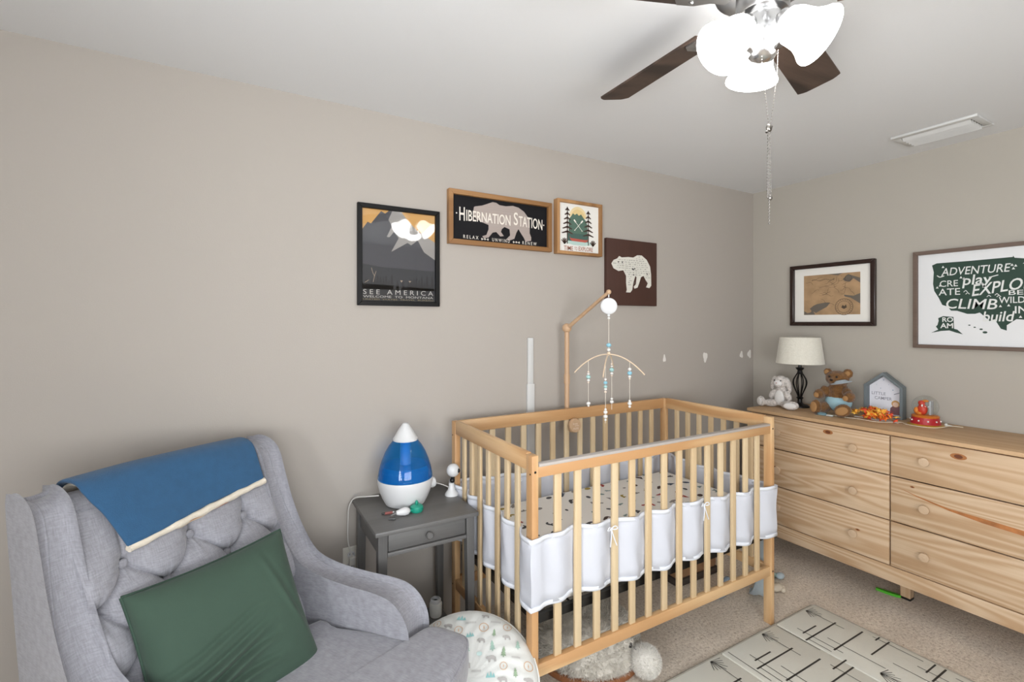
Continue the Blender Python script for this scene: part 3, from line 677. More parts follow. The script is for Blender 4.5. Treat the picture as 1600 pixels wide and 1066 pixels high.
for j in range(rows + 1):
    f = j / rows; rings.append([(p[0] + .003 * math.sin(i * .8 + j), p[1] + .003 * math.sin(i * .7 + j * 1.3), zbot + (ztop - zbot) * f + wob(i) + tilt(p) + (.018 * (1 - f))) for i, p in enumerate(LP)])
b.rings(rings, closed_end=False); o = b.obj('mesh_panel', M_mesh, lin_r, fix=False); mod(o, 'SOLIDIFY', thickness=.003, offset=0)
for zz, f in ((ztop - .008, 1), (zbot + .018, 0)):
    rings = [[(p[0] * (1 + .002 * s), p[1] * (1 + .002 * s), zz + dz + wob(i) + tilt(p)) for i, p in enumerate(LP)] for dz, s in ((-.008, 1), (.008, 1))]
    b = MB(); b.rings(rings, closed_end=False); o = b.obj('hem', M_hem, lin_r, fix=False); mod(o, 'SOLIDIFY', thickness=.0055, offset=0)
def tie(x, y, z):
    b = MB(); 
    for s in (-1, 1):
        b.tube(curve_pts([(x, y, z), (x + s * .014, y - .006, z + .010), (x + s * .024, y - .008, z), (x + s * .012, y - .004, z - .004), (x, y, z)], 4), .0022, 5)
        b.tube(curve_pts([(x, y, z), (x + s * .006, y - .006, z - .03), (x + s * .016 + .006, y - .006, z - .066)], 4), .0022, 5)
    b.sph((x, y - .002, z), .005, 8, 6); b.obj('ribbon_tie', M_hem, lin_r)
tie(sl_x[3] - .035, -hy - .006, .262); tie(sl_x[9] - .04, -hy + .000, .250); tie(sl_x[2] + .03, hy - .055, .262)

# mattress with printed sheet
mt = root('crib_mattress', (ox, oy, .436), 0, 'mattress in a white fitted sheet printed with little camping motifs inside the crib', 'mattress')
mhx, mhy, mh = hx - .05, hy - .05, .155
b = MB(); b.box(-mhx, mhx, -mhy, mhy, 0, mh, .03, 4)
rng = random.Random(11); cols = 7
def motif(b, cx, cz, s, kind, fn, a0=0):
    def tr(P): return [(cx + s * (x * math.cos(a0) - z * math.sin(a0)), cz + s * (x * math.sin(a0) + z * math.cos(a0))) for x, z in P]
    if kind == 'tree': P = [[(-.10, -1), (.10, -1), (.10, -.7), (.55, -.7), (.22, -.25), (.45, -.25), (.15, .2), (.34, .2), (0, 1), (-.34, .2), (-.15, .2), (-.45, -.25), (-.22, -.25), (-.55, -.7), (-.10, -.7)]]
    elif kind == 'bear': P = [[(-1, .15), (-.85, .3), (-.7, .45), (-.55, .35), (0, .5), (.5, .45), (.85, .2), (.9, -.55), (.55, -.55), (.5, -.15), (-.1, -.1), (-.2, -.55), (-.5, -.55), (-.5, -.05), (-.85, 0)]]
    elif kind == 'tent': P = [[(-1, -.5), (0, .6), (.1, -.5)], [(.15, -.5), (.05, .55), (.9, -.5)]]
    elif kind == 'hills': P = [[(-1, -.5), (-.6, .5), (-.2, -.5)], [(-.35, -.5), (.05, .7), (.45, -.5)], [(.3, -.5), (.65, .35), (1, -.5)]]
    elif kind == 'ring':
        for k in range(12): a = k * math.pi / 6; c = (k + 1) * math.pi / 6; b.decal(tr([(.8 * math.cos(a), .8 * math.sin(a)), (.95 * math.cos(a), .95 * math.sin(a)), (.95 * math.cos(c), .95 * math.sin(c)), (.8 * math.cos(c), .8 * math.sin(c))]), fn)
        P = [[(0, .5), (.12, 0), (0, -.5), (-.12, 0)]]
    elif kind == 'words': P = [[(-1 + k * .3, -.2), (-.82 + k * .3, -.2), (-.82 + k * .3, .2), (-1 + k * .3, .2)] for k in range(7)]
    else: P = [circ(0, 0, .6, 8, .4)]
    for q in P: b.decal(tr(q), fn)
fn = lambda a, c: (a, c, mh + .0006)
gx = -mhx + .06
while gx < mhx - .05:
    gy = -mhy + .05
    while gy < mhy - .04:
        b.mi = rng.randint(1, cols); motif(b, gx + rng.uniform(-.02, .02), gy + rng.uniform(-.02, .02), rng.uniform(.018, .036), rng.choice(['bear', 'tent', 'tree', 'blob', 'bear', 'blob']), fn, rng.uniform(0, 6.28))
        gy += .085
    gx += .09
b.obj('fitted_sheet', [mat('sheet_white', '#efece6', .9, bump=.3, bscale=25)] + [mat('sheet_p%d' % i, c, .9) for i, c in enumerate(('#4a4a4c', '#a3423d', '#3f4c5c', '#a08a3c', '#8f8a86', '#4d3a33', '#7b9190'))], mt)

# ------------------------------------------------------------------ armchair (own space: -y is forward)
AX, AY, AR = -.161, 1.825, R(36.87)
ch = root('armchair', (AX, AY, 0), AR, 'light grey button-tufted wingback armchair in the lower left corner', 'armchair')
prof = curve_pts([(-.02, 0, .15), (.02, 0, .50), (.09, 0, .97), (.075, 0, 1.008), (.03, 0, 1.012), (-.015, 0, .985), (-.045, 0, .905), (-.082, 0, .805), (-.135, 0, .705), (-.205, 0, .622), (-.30, 0, .587), (-.42, 0, .573), (-.53, 0, .568), (-.590, 0, .556), (-.628, 0, .520), (-.642, 0, .465), (-.638, 0, .33), (-.630, 0, .12)], 5)
outl = [(p.x, p.z) for p in prof]
def side_x(y, z): return .343 + .095 * (-y) + .02 * (z - .6)          # outer face, flaring to the front
def side_th(y, z): return .078 + .055 * (-y)
for s, nm in ((-1, 'wing_arm'), (1, 'wing_arm')):
    b = MB(); N = len(outl)
    # rows across the thickness, rounded at both edges
    K = 12; rings_ = []
    cen = (-.2, .45)
    for k in range(K + 1):
        th = math.pi * k / K; fx = .5 - .5 * math.cos(th); ins = .030 * (1 - math.sin(th) ** .6)
        ring_ = []
        for i, (y, z) in enumerate(outl):
            a = outl[max(i - 1, 0)]; c = outl[min(i + 1, N - 1)]; tx, tz = c[0] - a[0], c[1] - a[1]; l = math.hypot(tx, tz) or 1
            ny, nz = tz / l, -tx / l           # inward normal of the outline
            yy, zz = y + ny * ins, z + nz * ins
            x = side_x(y, z) - side_th(y, z) * fx
            ring_.append((s * x, yy, zz))
        rings_.append(ring_)
    vr = [[b.bm.verts.new(p) for p in r_] for r_ in rings_]
    for a, c in zip(vr, vr[1:]):
        for i in range(N - 1): b.bm.faces.new((a[i], a[i + 1], c[i + 1], c[i]))
        b.bm.faces.new((a[N - 1], a[0], c[0], c[N - 1]))
    # side faces: strips between the rear line and the front outline
    for rowi in (0, K):
        row = vr[rowi]
        for t in tessellate_polygon([[Vector((p.co.y, p.co.z, 0)) for p in row]]): b.bm.faces.new([row[q] for q in t])
    arm = b.obj(nm, M_chair, ch, ang=85)
    b = MB(); 
    for fx0, ins in ((0.04, .012),):
        pts = []
        for i, (y, z) in enumerate(outl):
            if i < 11: continue
            a = outl[max(i - 1, 0)]; c = outl[min(i + 1, N - 1)]; tx, tz = c[0] - a[0], c[1] - a[1]; l = math.hypot(tx, tz) or 1
            fx = fx0 + .30 * min(1, max(0, (z - .62) / .32)); ins_ = .030 * (1 - math.sin(math.acos(1 - 2 * fx)) ** .6) - .0022
            pts.append((s * (side_x(y, z) - side_th(y, z) * fx), y + tz / l * ins_, z - tx / l * ins_))
        b.tube(pts, .0042, 6)
    b.obj('piping', M_chair, arm)
# tufted back
BT = [(-.178, .815), (.004, .822), (.182, .815)]
ROW2 = [(-.262, .735), (-.087, .737), (.095, .737), (.262, .735)]
ROW3 = [(-.178, .652), (.004, .652), (.182, .652)]; ROW4 = [(-.262, .57), (-.087, .57), (.095, .57), (.262, .57)]
SEG = []
def lk(A, B, dmax):
    for p in A:
        for q in B:
            if math.hypot(p[0] - q[0], p[1] - q[1]) < dmax: SEG.append((p, q))
lk(BT, ROW2, .135); lk(ROW2, ROW3, .135); lk(ROW3, ROW4, .135)
for p in BT: SEG.append((p, (p[0] * 1.02, 1.0)))
for p in ROW4: SEG.append((p, (p[0], .45)))
def dseg(x, z, s):
    (ax, az), (bx, bz) = s; dx, dz = bx - ax, bz - az; t = max(0, min(1, ((x - ax) * dx + (z - az) * dz) / (dx * dx + dz * dz)))
    return math.hypot(x - ax - t * dx, z - az - t * dz), t
def tuft(x, z):
    d = 0
    for px, pz in BT + ROW2 + ROW3 + ROW4:
        r_ = math.hypot(x - px, z - pz); d += .034 * math.exp(-(r_ / .020) ** 1.2) + .012 * math.exp(-(r_ / .05) ** 2)
        ang_ = math.atan2(z - pz, x - px); d += .0022 * math.exp(-(r_ / .045) ** 2) * math.sin(ang_ * 9 + px * 20)
    g = 0
    for s in SEG:
        q, t = dseg(x, z, s); up = s[1][1] > .95
        fade = (1 - t) ** .7 if up else 1
        g = max(g, fade * ((.012 if up else .017) * math.exp(-(q / .0045) ** 1.4) + .011 * math.exp(-(q / .024) ** 2)))
    return d + g
def back_fn(u, v):
    """u across, v from seat over the top and down the rear"""
    hw = .272 + .022 * min(1, v)
    x = (u * 2 - 1) * hw
    edge = (1 - abs(u * 2 - 1)); er = .012 * (1 - min(1, edge / .07)) ** 2
    if v < .72:
        z = .40 + (.975 - .40) * v / .72; y = -.27 * (1 - (z) / 1.0) * 1.85 * .985 - .0
        y = -(1.0 - z) * .50 - .004; bulge = .020
        puff = -.030 * math.sin(max(0, min(1, (z - .42) / .5)) * math.pi)
        y += tuft(x, z) + puff + er
    else:
        t = (v - .72) / .28; a = t * math.pi; zc, yc, r_ = .975, .045, .048
        y = yc - r_ * math.cos(min(a, math.pi) ) - .004 + (er if t < .5 else -er); z = zc + .040 * math.sin(a) + (-.6 * max(0, t - .75) if t > .75 else 0)
        k = max(0, 1 - t / .3); y += tuft(x, .975) * k * (1 if t < .3 else 0)
        z -= er * .5
    return (x, y, z)
b = MB(); b.grid(back_fn, 240, 280); b.obj('tufted_back', M_chair, ch, ang=80, fix=True)
b = MB(); b.hexa([(-.30, -.02, .14), (.30, -.02, .14), (.30, .02, .14), (-.30, .02, .14)], [(-.29, .055, .965), (.29, .055, .965), (.29, .088, .965), (-.29, .088, .965)]); b.obj('back_shell', M_chair, ch)
for (px, pz) in BT + ROW2[1:3] + ROW3:
    b = MB(); y = -(1.0 - pz) * .50 + .030
    b.sph((px, y - .006, pz), (.0135, .008, .0135), 14, 8); b.obj('button', M_chair, ch)
# T-shaped seat cushion
b = MB()
def sq(poly, z0, z1, bev):
    n = len(poly); rr = []
    cx = sum(p[0] for p in poly) / n; cy = sum(p[1] for p in poly) / n
    for k in range(9):
        th = math.pi * k / 8; ins = bev * (1 - math.sin(th) ** .6); z = z0 + (z1 - z0) * (.5 - .5 * math.cos(th))
        r_ = []
        for p in poly:
            dx, dy = cx - p[0], cy - p[1]; l = math.hypot(dx, dy); r_.append((p[0] + dx / l * ins, p[1] + dy / l * ins, z))
        rr.append(r_)
    return rr
tp = [(-.24, -.30), (.24, -.30), (.268, -.40), (.30, -.55), (.310, -.655), (.325, -.668), (.375, -.672), (.400, -.69), (.408, -.72), (.404, -.79), (.385, -.830), (.30, -.862), (.15, -.880), (0, -.885)]
tp = tp + [(-x, y) for x, y in reversed(tp[2:-1])]
pl = [(p.x, p.y) for p in curve_pts([(x, y, 0) for x, y in tp] + [(tp[0][0], tp[0][1], 0)], 4)][:-1]
rr = sq(pl, .345, .475, .030)
crown = []
for q in (.75, .45, .15): crown.append([(p[0] * q, -.59 + (p[1] + .59) * q, .475 + .014 * (1 - q)) for p in rr[-1]])
b.rings(rr + crown); cu = b.obj('seat_cushion', M_chair, ch, ang=60)
b = MB(); q = rr[6]; b.tube([Vector(p) + Vector((0, 0, .004)) for p in q] + [Vector(q[0]) + Vector((0, 0, .004))], .0046, 6, cap=False); b.obj('piping', M_chair, cu)
b = MB(); b.box(-.27, .27, -.60, -.02, .16, .345, .015); b.obj('seat_base', M_chair, ch)
for x, y in ((-.28, -.60), (.28, -.60), (-.26, -.03), (.26, -.03)):
    b = MB(); b.lathe([(.016, 0), (.024, .15), (.024, .17)], c=(x, y, 0), n=12); b.obj('leg', mat('dark_wood_leg', '#2a1c14', .4), ch)

def on_chair(x, y, z=0):
    c, s = math.cos(AR), math.sin(AR); return (AX + c * x - s * y, AY + s * x + c * y, z)

# blanket over the chair back
bl = root('folded_blanket', on_chair(.03, 0, 1.0), AR, 'blue fleece blanket with cream lining draped over the armchair back', 'blanket')
M_blue = mat('blue_fleece', '#2a5478', .95, bump=.35, bscale=300, sheen=.15, var=.06, vscale=40)
M_cream = mat('cream_sherpa', '#ddd3c2', .95, bump=.8, bscale=160, sheen=.2)
def bl_path(off):
    # front hem, up the front, over the roll, down the rear; y,z relative to (0, z=1.0)
    P = [(-.068 - off, -.135), (-.045 - off, -.085), (-.024 - off, -.04), (-.010 - off * .9, -.008), (.010 - off * .5, .018 + off * .8), (.042, .026 + off), (.080 + off * .5, .018 + off * .7), (.103 + off, -.02), (.108 + off, -.09), (.110 + off, -.16)]
    return [(p.x, p.z) for p in curve_pts([(a, 0, c) for a, c in P], 6)]
def blanket_layer(off, x0f, x1f, dlo, thick, m, name, par, wig=0):
    A = bl_path(off); nA = len(A) - 1
    def fn(u, v):
        q = v * nA; i = min(int(q), nA - 1); f = q - i; y = A[i][0] + (A[i + 1][0] - A[i][0]) * f; z = A[i][1] + (A[i + 1][1] - A[i][1]) * f
        x = x0f(v) + (x1f(v) - x0f(v)) * u
        k = max(0, 1 - v / .45)
        z += k * (dlo(u)) ; y += k * dlo(u) * .45
        y -= wig * math.sin(u * 9 + v * 4) * .003 + .004 * math.sin(u * 5.3 + 1) * (1 - v)
        z += .006 * math.sin(math.pi * u) * (1 if .3 < v < .8 else .3)
        return (x, y, z)
    b = MB(); b.grid(fn, 48, 60); o = b.obj(name, m, par, ang=80); mod(o, 'SOLIDIFY', thickness=thick, offset=1); mod(o, 'BEVEL', width=thick * .4, segments=2, limit_method='ANGLE', angle_limit=R(50)); return o
x0f = lambda v: -.268 + .06 * max(0, 1 - v / .42) - .02 * v
x1f = lambda v: .240 - .006 * max(0, 1 - v / .4)
dl = lambda u: .010 + .050 * (u - .25)
blanket_layer(.014, x0f, x1f, dl, .012, M_blue, 'fleece_face', bl, 1)
def dl2(u): return dl(u) - .010
blanket_layer(.004, lambda v: x0f(v) + .012, lambda v: x1f(v) - .03, lambda u: dl(u) - .006, .007, M_cream, 'sherpa_lining', bl, 1)
# rolled cream hem seen along the lower edge
b = MB(); A = bl_path(.014)
pts = []
for k in range(40):
    u = k / 39; x = x0f(0) + (x1f(0) - x0f(0)) * u + .002; pts.append((x, A[0][0] + dl(u) * .45 - .008 + .0015 * math.sin(k * .9), A[0][1] + dl(u) - .004 + .001 * math.sin(k * 1.3)))
b.tube(pts, [.0105 + .0012 * math.sin(k * .7) for k in range(40)], 10); b.obj('cream_hem', M_cream, bl)
b = MB(); pts2 = [(p[0] - .003 if i > 20 else p[0], p[1] + .008, p[2] - .011 * math.sin(math.pi * min(1, i / 34)) - .002) for i, p in enumerate(pts)][:36]
b.tube(pts2, .0055, 8); b.obj('cream_fold', mat('cream_fold', '#d9c7ab', .95, bump=.5, bscale=120), bl)
b = MB(); pts3 = [(p[0], p[1] - .0005, p[2] - .0085) for p in pts[14:28]]
b.tube(pts3, [.0005] + [.003] * 12 + [.0005], 6); b.obj('rust_stitching', mat('rust_edge', '#c07a52', .9), bl)

# green cushion leaning on the back
pw = root('throw_pillow', on_chair(-.035, -.300, .600), AR, 'dark green square throw pillow with piped edges leaning in the armchair', 'pillow')
M_green = mat('green_cotton', '#384d40', .9, bump=.12, bscale=90, sheen=.08, var=.05, vscale=9)
PS = .208
def pil(u, v, side):
    x, z = u * 2 - 1, v * 2 - 1
    pin = 1 - .07 * (1 - abs(x * z)) * 0
    ex = x * (1 - .055 * (1 - z * z)) ; ez = z * (1 - .055 * (1 - x * x))
    h = .078 * max(0, (1 - x ** 4) * (1 - z ** 4)) ** .5
    wr = 0
    for (cz, amp, ph) in ((-.22, .016, 0), (-.45, .018, 1.0), (-.66, .014, 2.2), (.0, .008, .4)):
        q = z - cz - .07 * math.sin(x * 2.6 + ph) - .12 * x; wr += amp * (math.exp(-(q / .05) ** 2) - .8 * math.exp(-((q - .08) / .045) ** 2)) * max(0, 1 - ((x + .45) / .95) ** 2)
    for (cx, amp) in ((.80, .004),):
        q = x - cx + .3 * (z + .2); wr += amp * (math.exp(-(q / .05) ** 2) - .7 * math.exp(-((q - .08) / .05) ** 2)) * max(0, 1 - (z / .9) ** 2)
    return Vector((ex * PS, (-1 if side else 1) * (h + (wr if side else 0) * min(1, h / .03)), ez * PS))
tiltM = Matrix.Rotation(R(-29), 4, 'X') @ Matrix.Rotation(R(-13), 4, 'Z') @ Matrix.Rotation(R(2.5), 4, 'Y')
b = MB(); b.grid(lambda u, v: pil(u, v, True), 150, 150); b.grid(lambda u, v: pil(u, v, False), 30, 30); b.xf(tiltM); cov = b.obj('pillow_cover', M_green, pw, ang=80)
b = MB(); E_ = []
for k in range(25): E_.append((k / 24, 1))
for k in range(1, 25): E_.append((1, 1 - k / 24))
for k in range(1, 25): E_.append((1 - k / 24, 0))
for k in range(1, 25): E_.append((0, k / 24))
b.tube([pil(u, v, True) for u, v in E_], .0045, 8, cap=False); b.xf(tiltM); b.obj('piping', mat('green_piping', '#30463a', .85), cov)

# ------------------------------------------------------------------ grey side table
TX, TY = .462, 1.80
tb = root('side_table', (TX, TY, 0), 0, 'dark grey wooden side table with one drawer and a low shelf beside the crib', 'side table')
TW, TD = .405, .40
gx, gy, gz = M_gray('x'), M_gray('y'), M_gray('z')
b = MB(); b.box(-.010, TW + .010, -.008, TD, .672, .690, .004); b.obj('tabletop', gx, tb)
for x, y, sx, sy in ((.022, .022, 1, 1), (TW - .022, .022, -1, 1), (.022, TD - .04, 1, -1), (TW - .022, TD - .04, -1, -1)):
    b = MB(); s = .018; t = .013
    b.hexa([(x - t - sx * .006, y - t - sy * .004, 0), (x + t - sx * .006, y - t - sy * .004, 0), (x + t - sx * .006, y + t - sy * .004, 0), (x - t - sx * .006, y + t - sy * .004, 0)], [(x - s, y - s, .672), (x + s, y - s, .672), (x + s, y + s, .672), (x - s, y + s, .672)])
    o = b.obj('leg', gz, tb); mod(o, 'BEVEL', width=.002, segments=2)
b = MB(); b.box(.04, TW - .04, TD - .05, TD - .035, .585, .672); b.box(.014, .026, .04, TD - .058, .585, .672)
b.box(TW - .026, TW - .014, .04, TD - .058, .585, .672); b.obj('apron', gx, tb)
b = MB(); b.box(.04, TW - .04, .006, .03, .585, .600, .002); b.obj('drawer_rail', gx, tb)
b = MB(); b.box(.043, TW - .043, .012, .028, .603, .670, .002); d = b.obj('drawer', gx, tb)
b = MB(); b.lathe([(.001, 0), (.007, .0), (.007, .008), (.0135, .013), (.0145, .019), (.011, .024), (.001, .025)], c=(TW / 2, .012, .637), n=20, mtx=Matrix.Rotation(R(90), 3, 'X')); b.obj('knob', gx, d)
b = MB(); b.box(.02, TW - .02, .02, TD - .04, .115, .130, .003); b.obj('shelf', gx, tb)

# humidifier
hm = root('humidifier', (.645, 2.045, .690), 0, 'teardrop humidifier with clear blue tank and white base on the side table', 'humidifier')
b = MB(); b.lathe([(.001, .0), (.072, .0), (.084, .004), (.098, .030), (.110, .062), (.1165, .090), (.1175, .108), (.1165, .112), (.001, .112)], n=48); bs = b.obj('base', M_white, hm)
b = MB(); Q = Matrix.Rotation(R(90), 3, 'Y') 
b.lathe([(.001, 0), (.022, 0), (.024, .012), (.020, .022), (.001, .024)], c=(.108, -.01, .072), n=20, mtx=Q); b.obj('dial_knob', M_white, bs)
tankp = [(.1165, .1125), (.1155, .125), (.110, .155), (.100, .188), (.086, .222), (.070, .250), (.052, .272), (.047, .276)]
b = MB(); b.lathe(tankp, n=48, cap=False); tk = b.obj('water_tank', clear('blue_tank', lin('#66c0ec'), lin('#2a9bdc'), .16), hm, fix=True)
b = MB(); b.lathe([(.001, .113), (.111, .113), (.111, .150), (.100, .168), (.001, .168)], n=40); b.obj('water', clear('blue_water', lin('#bfe8fa'), lin('#6cc0f6'), .35), tk)
b = MB(); b.lathe([(.024, .114), (.022, .27)], n=20); b.obj('mist_tube', mat('tank_tube', '#6aa6d8', .3), tk)
b = MB(); b.lathe([(.001, .272), (.052, .272), (.053, .280), (.049, .285), (.030, .318), (.013, .343), (.010, .345), (.008, .340), (.001, .338)], n=36); b.obj('nozzle', M_white, hm)
# humidifier and camera cables
def cable(name, pts, r, m, label):
    b = MB(); P = curve_pts(pts, 8); b.tube(P, r, 6); return tag(b.obj(name, m), label, 'cable')
M_cable = mat('cable_white', '#d9d7d2', .5)
cable('power_cord', [(.545, 2.10, .72), (.50, 2.13, .715), (.462, 2.19, .696), (.440, 2.200, .66), (.436, 2.205, .60), (.437, 2.208, .50), (.452, 2.20, .44), (.452, 2.212, .425)], .0028, M_cable, 'white power cord from the humidifier hanging down to the wall outlet')
cable('camera_cord', [(.76, 2.06, .735), (.79, 2.10, .735), (.83, 2.09, .725), (.862, 2.055, .712)], .0022, M_cable, 'thin white cord between humidifier and baby camera')
# wall outlet
ou = root('wall_outlet', (.452, WY1, .415), 0, 'white double wall outlet low on the wall left of the side table', 'outlet')
b = MB(); b.box(-.036, .036, -.006, 0, -.058, .058, .003); b.obj('cover_plate', mat('outlet_white', '#dedbd2', .4), ou)
for z in (.022, -.022):
    b = MB(); b.prism(circ(0, z, .017, 20, .015), -.009, -.006); rc = b.obj('receptacle', M_white, ou)
    b = MB()
    for x, w_, h_ in ((-.007, .0016, .008), (.007, .0016, .007)): b.box(x - w_ / 2, x + w_ / 2, -.0095, -.009, z + .001, z + .001 + h_)
    b.prism(circ(0, z - .007, .003, 8), -.0095, -.009); b.obj('slots', M_dark, rc)
b = MB(); b.box(-.012, .014, -.034, -.009, .0, .034, .003); tag(place(b.obj('plug', M_cable), (.452, WY1, .40)), 'white plug in the wall outlet left of the side table', 'plug')

# baby camera
bc = root('baby_camera', (.855, 2.03, .690), 0, 'white round-headed baby camera on a curved stand at the table corner', 'camera')
b = MB(); b.lathe([(.001, 0), (.030, 0), (.030, .005), (.026, .012), (.018, .022), (.013, .040), (.012, .056), (.001, .058)], n=28); b.obj('stand', M_white, bc)
b = MB(); b.sph((.003, -.002, .066), (.012, .012, .012), 12, 8); b.tube([(.003, -.002, .066), (.006, -.006, .09)], .008, 8); b.obj('ball_joint', M_black, bc)
b = MB(); b.sph((.006, -.004, .112), (.030, .026, .030), 24, 14); hd = b.obj('camera_head', M_white, bc)
b = MB(); b.sph((.024, -.022, .112), (.008, .008, .010), 12, 8); b.obj('lens', M_black, hd)

# small things on the table
def cap(o, l, c, g=None): return tag(o, l, c, g)
b = MB(); b.tube([(-.055, .004, .006), (-.025, .002, .006)], .0055, 8); b.mi = 1; b.tube([(-.057, .004, .006), (-.068, .0055, .006)], .004, 8)
b.mi = 2; b.tube([(-.025, .002, .006), (-.018, .002, .006)], .003, 8)
place(cap(b.obj('medicine_syringe', [mat('syr_red', '#8c4a44', .4), M_black, M_white]), 'short dark red stick with black end lying at the front of the side table', 'syringe'), (.585, 1.945, .691), 0)
b = MB(); b.lathe([(.001, -.030), (.008, -.028), (.013, -.012), (.0165, .006), (.014, .020), (.006, .028), (.001, .030)], n=20, mtx=Matrix.Rotation(R(90), 3, 'Y')); b.mi = 1; b.tube([(-.028, 0, 0), (-.052, -.006, -.004)], [.004, .002], 8)
place(cap(b.obj('nasal_aspirator', [M_white, mat('grey_tip', '#777777', .4)]), 'white egg-shaped nasal aspirator lying on the side table', 'aspirator'), (.592, 1.905, .7075), 0)
b = MB(); b.tube([(0, 0, 0), (.024, -.012, 0)], .004, 8)
place(cap(b.obj('nail_clipper', mat('clip', '#4b4b4b', .3, .6)), 'small dark nail tool in front of the white aspirator on the side table', 'nail tool'), (.530, 1.893, .6945), 0)
b = MB(); b.lathe([(.001, 0), (.023, 0), (.028, .010), (.026, .022), (.018, .028), (.001, .030)], n=20); b.sph((0, 0, .036), (.007, .007, .010), 10, 8); b.tube([(-.024, -.01, .012), (-.036, -.016, .012)], .006, 8)
place(cap(b.obj('bath_toy', mat('teal_rubber', '#1c8f78', .35)), 'small teal rubber squeeze toy beside the white aspirator on the side table', 'toy'), (.655, 1.925, .690), 0)
# white tub on the lower shelf
tubo = root('white_bottle', (.800, 2.085, .131), R(20), 'small white bottle with open cap standing on the lower shelf of the side table', 'bottle')
b = MB(); b.lathe([(.001, 0), (.026, 0), (.028, .004), (.029, .055), (.026, .062), (.001, .062)], n=24); b.obj('body', M_whitem, tubo)
b = MB(); b.lathe([(.024, .062), (.024, .074), (.020, .078), (.016, .078), (.016, .066), (.001, .066)], n=20); b.mi = 1; b.lathe([(.001, .0675), (.012, .0675), (.012, .0668), (.001, .0668)], n=12); b.obj('cap', [M_white, M_dark], tubo)

# ------------------------------------------------------------------ crib mobile
MX, MY = 1.575, 2.128
mo = root('crib_mobile', (MX, MY, 0), 0, 'wooden mobile arm clamped on the crib with white music box and hanging beads', 'mobile')
M_beech = wood('beech', '#bd9a79', '#d2b493', 'z', ring=14, rough=.45, contrast=.4)
b = MB(); b.tube([(0, 0, .86), (0, 0, 1.15)], .0135, 16); b.tube([(0, 0, 1.14), (0, 0, 1.19)], .0165, 16); b.tube([(0, 0, 1.19), (0, 0, 1.425)], .0135, 16); b.obj('pole', M_beech, mo)
b = MB(); b.sph((0, 0, 1.443), .026, 20, 12); b.obj('ball_joint', M_beech, mo)
tipv = Vector((.010, -.328, 1.622)); b = MB(); b.tube([(0, -.01, 1.446), tipv], [.0105, .0085], 14); b.sph(tipv, .0125, 14, 10); b.obj('arm', M_beech, mo)
b = MB(); b.lathe([(.001, -.012), (.034, -.012), (.038, -.006), (.038, .006), (.034, .012), (.001, .012)], c=(-.005, -.075, .925), n=28, mtx=Matrix.Rotation(R(90), 3, 'X')); dk = b.obj('clamp_disc', M_beech, mo)
b = MB(); fd = lambda a, c: (a - .005, -.0882, c + .925)
text(b, 'love', -.020, .010, .006, .018, fd, .01); text(b, 'you', -.008, .018, -.006, .004, fd, .01); text(b, 'more', -.018, .016, -.020, -.009, fd, .01); b.obj('engraving', mat('engraving', '#e0cdb8', .6), dk)
b = MB(); b.tube([(0, .002, .905), (0, -.068, .925)], .008, 8); b.box(-.014, .014, -.06, .0, .885, .905, .003); b.obj('clamp', M_beech, mo)
th = Vector((.010, -.328, 0))
b = MB(); b.tube([th + Vector((0, 0, 1.612)), th + Vector((0, 0, 1.596))], .003, 6)
Qy = Matrix.Rotation(R(90), 3, 'X') @ Matrix.Identity(3)
b.lathe([(.001, -.015), (.033, -.015), (.0395, -.010), (.0405, 0), (.0395, .010), (.033, .015), (.001, .015)], c=th + Vector((0, 0, 1.553)), n=36, mtx=Matrix.Rotation(R(-36), 3, 'Z') @ Matrix.Rotation(R(90), 3, 'X')); b.tube([th + Vector((0, 0, 1.513)), th + Vector((0, 0, 1.503))], .007, 10)
b.obj('music_box', M_white, mo)
M_bl = mat('bead_blue', '#8fc3d6', .5); M_pk = mat('bead_cream', '#ead9c8', .5); M_wt = mat('bead_white', '#e9e7e3', .5); M_aq = mat('bead_aqua', '#a9cfcd', .5)
def mrot(x, y, z): return Matrix.Rotation(R(-50), 3, 'Z') @ Vector((x, y, z))
def string(x, y, z0, zt, items):
    """cord from z0 down to zt with beads: (z, r, material)"""
    v_ = mrot(x, y, 0); x, y = v_.x, v_.y
    b = MB(); b.tube([th + Vector((x, y, z0)), th + Vector((x, y, zt))], .0012, 5); cd = b.obj('cord', mat('cord', '#e6dfd2', .8), mo)
    for z, r_, m_ in items: b = MB(); b.sph(th + Vector((x, y, z)), (r_, r_, r_ * .85), 14, 9); b.obj('bead', m_, cd)
string(0, 0, 1.505, 1.31, [(1.494, .007, M_wt), (1.362, .0125, M_bl), (1.340, .009, M_wt)])
b = MB(); b.tube([th + Vector((0, 0, 1.315)), th + Vector((0, 0, 1.328))], .008, 12)
for dx, dy in ((1, 0), (-1, 0), (0, 1), (0, -1)):
    P = [th + mrot(dx * .17 * t, dy * .17 * t, 1.318 - .095 * t * t) for t in [k / 12 for k in range(13)]]; b.tube(P, .0032, 6)
b.obj('cross_rods', mat('rod_cream', '#dfc9ae', .6), mo)
def zr(t): return 1.318 - .095 * t * t
k_ = .100
string(-k_, 0, zr(.6), 1.06, [(1.228, .005, M_pk), (1.218, .007, M_wt), (1.203, .0115, M_aq), (1.187, .0075, M_wt), (1.177, .005, M_pk), (1.072, .0105, M_wt), (1.060, .006, M_wt)])
string(k_, 0, zr(.6), 1.06, [(1.248, .0085, M_wt), (1.229, .0115, M_bl), (1.212, .0075, M_wt), (1.202, .005, M_pk), (1.095, .0065, M_wt), (1.083, .0105, M_wt), (1.068, .007, M_wt)])
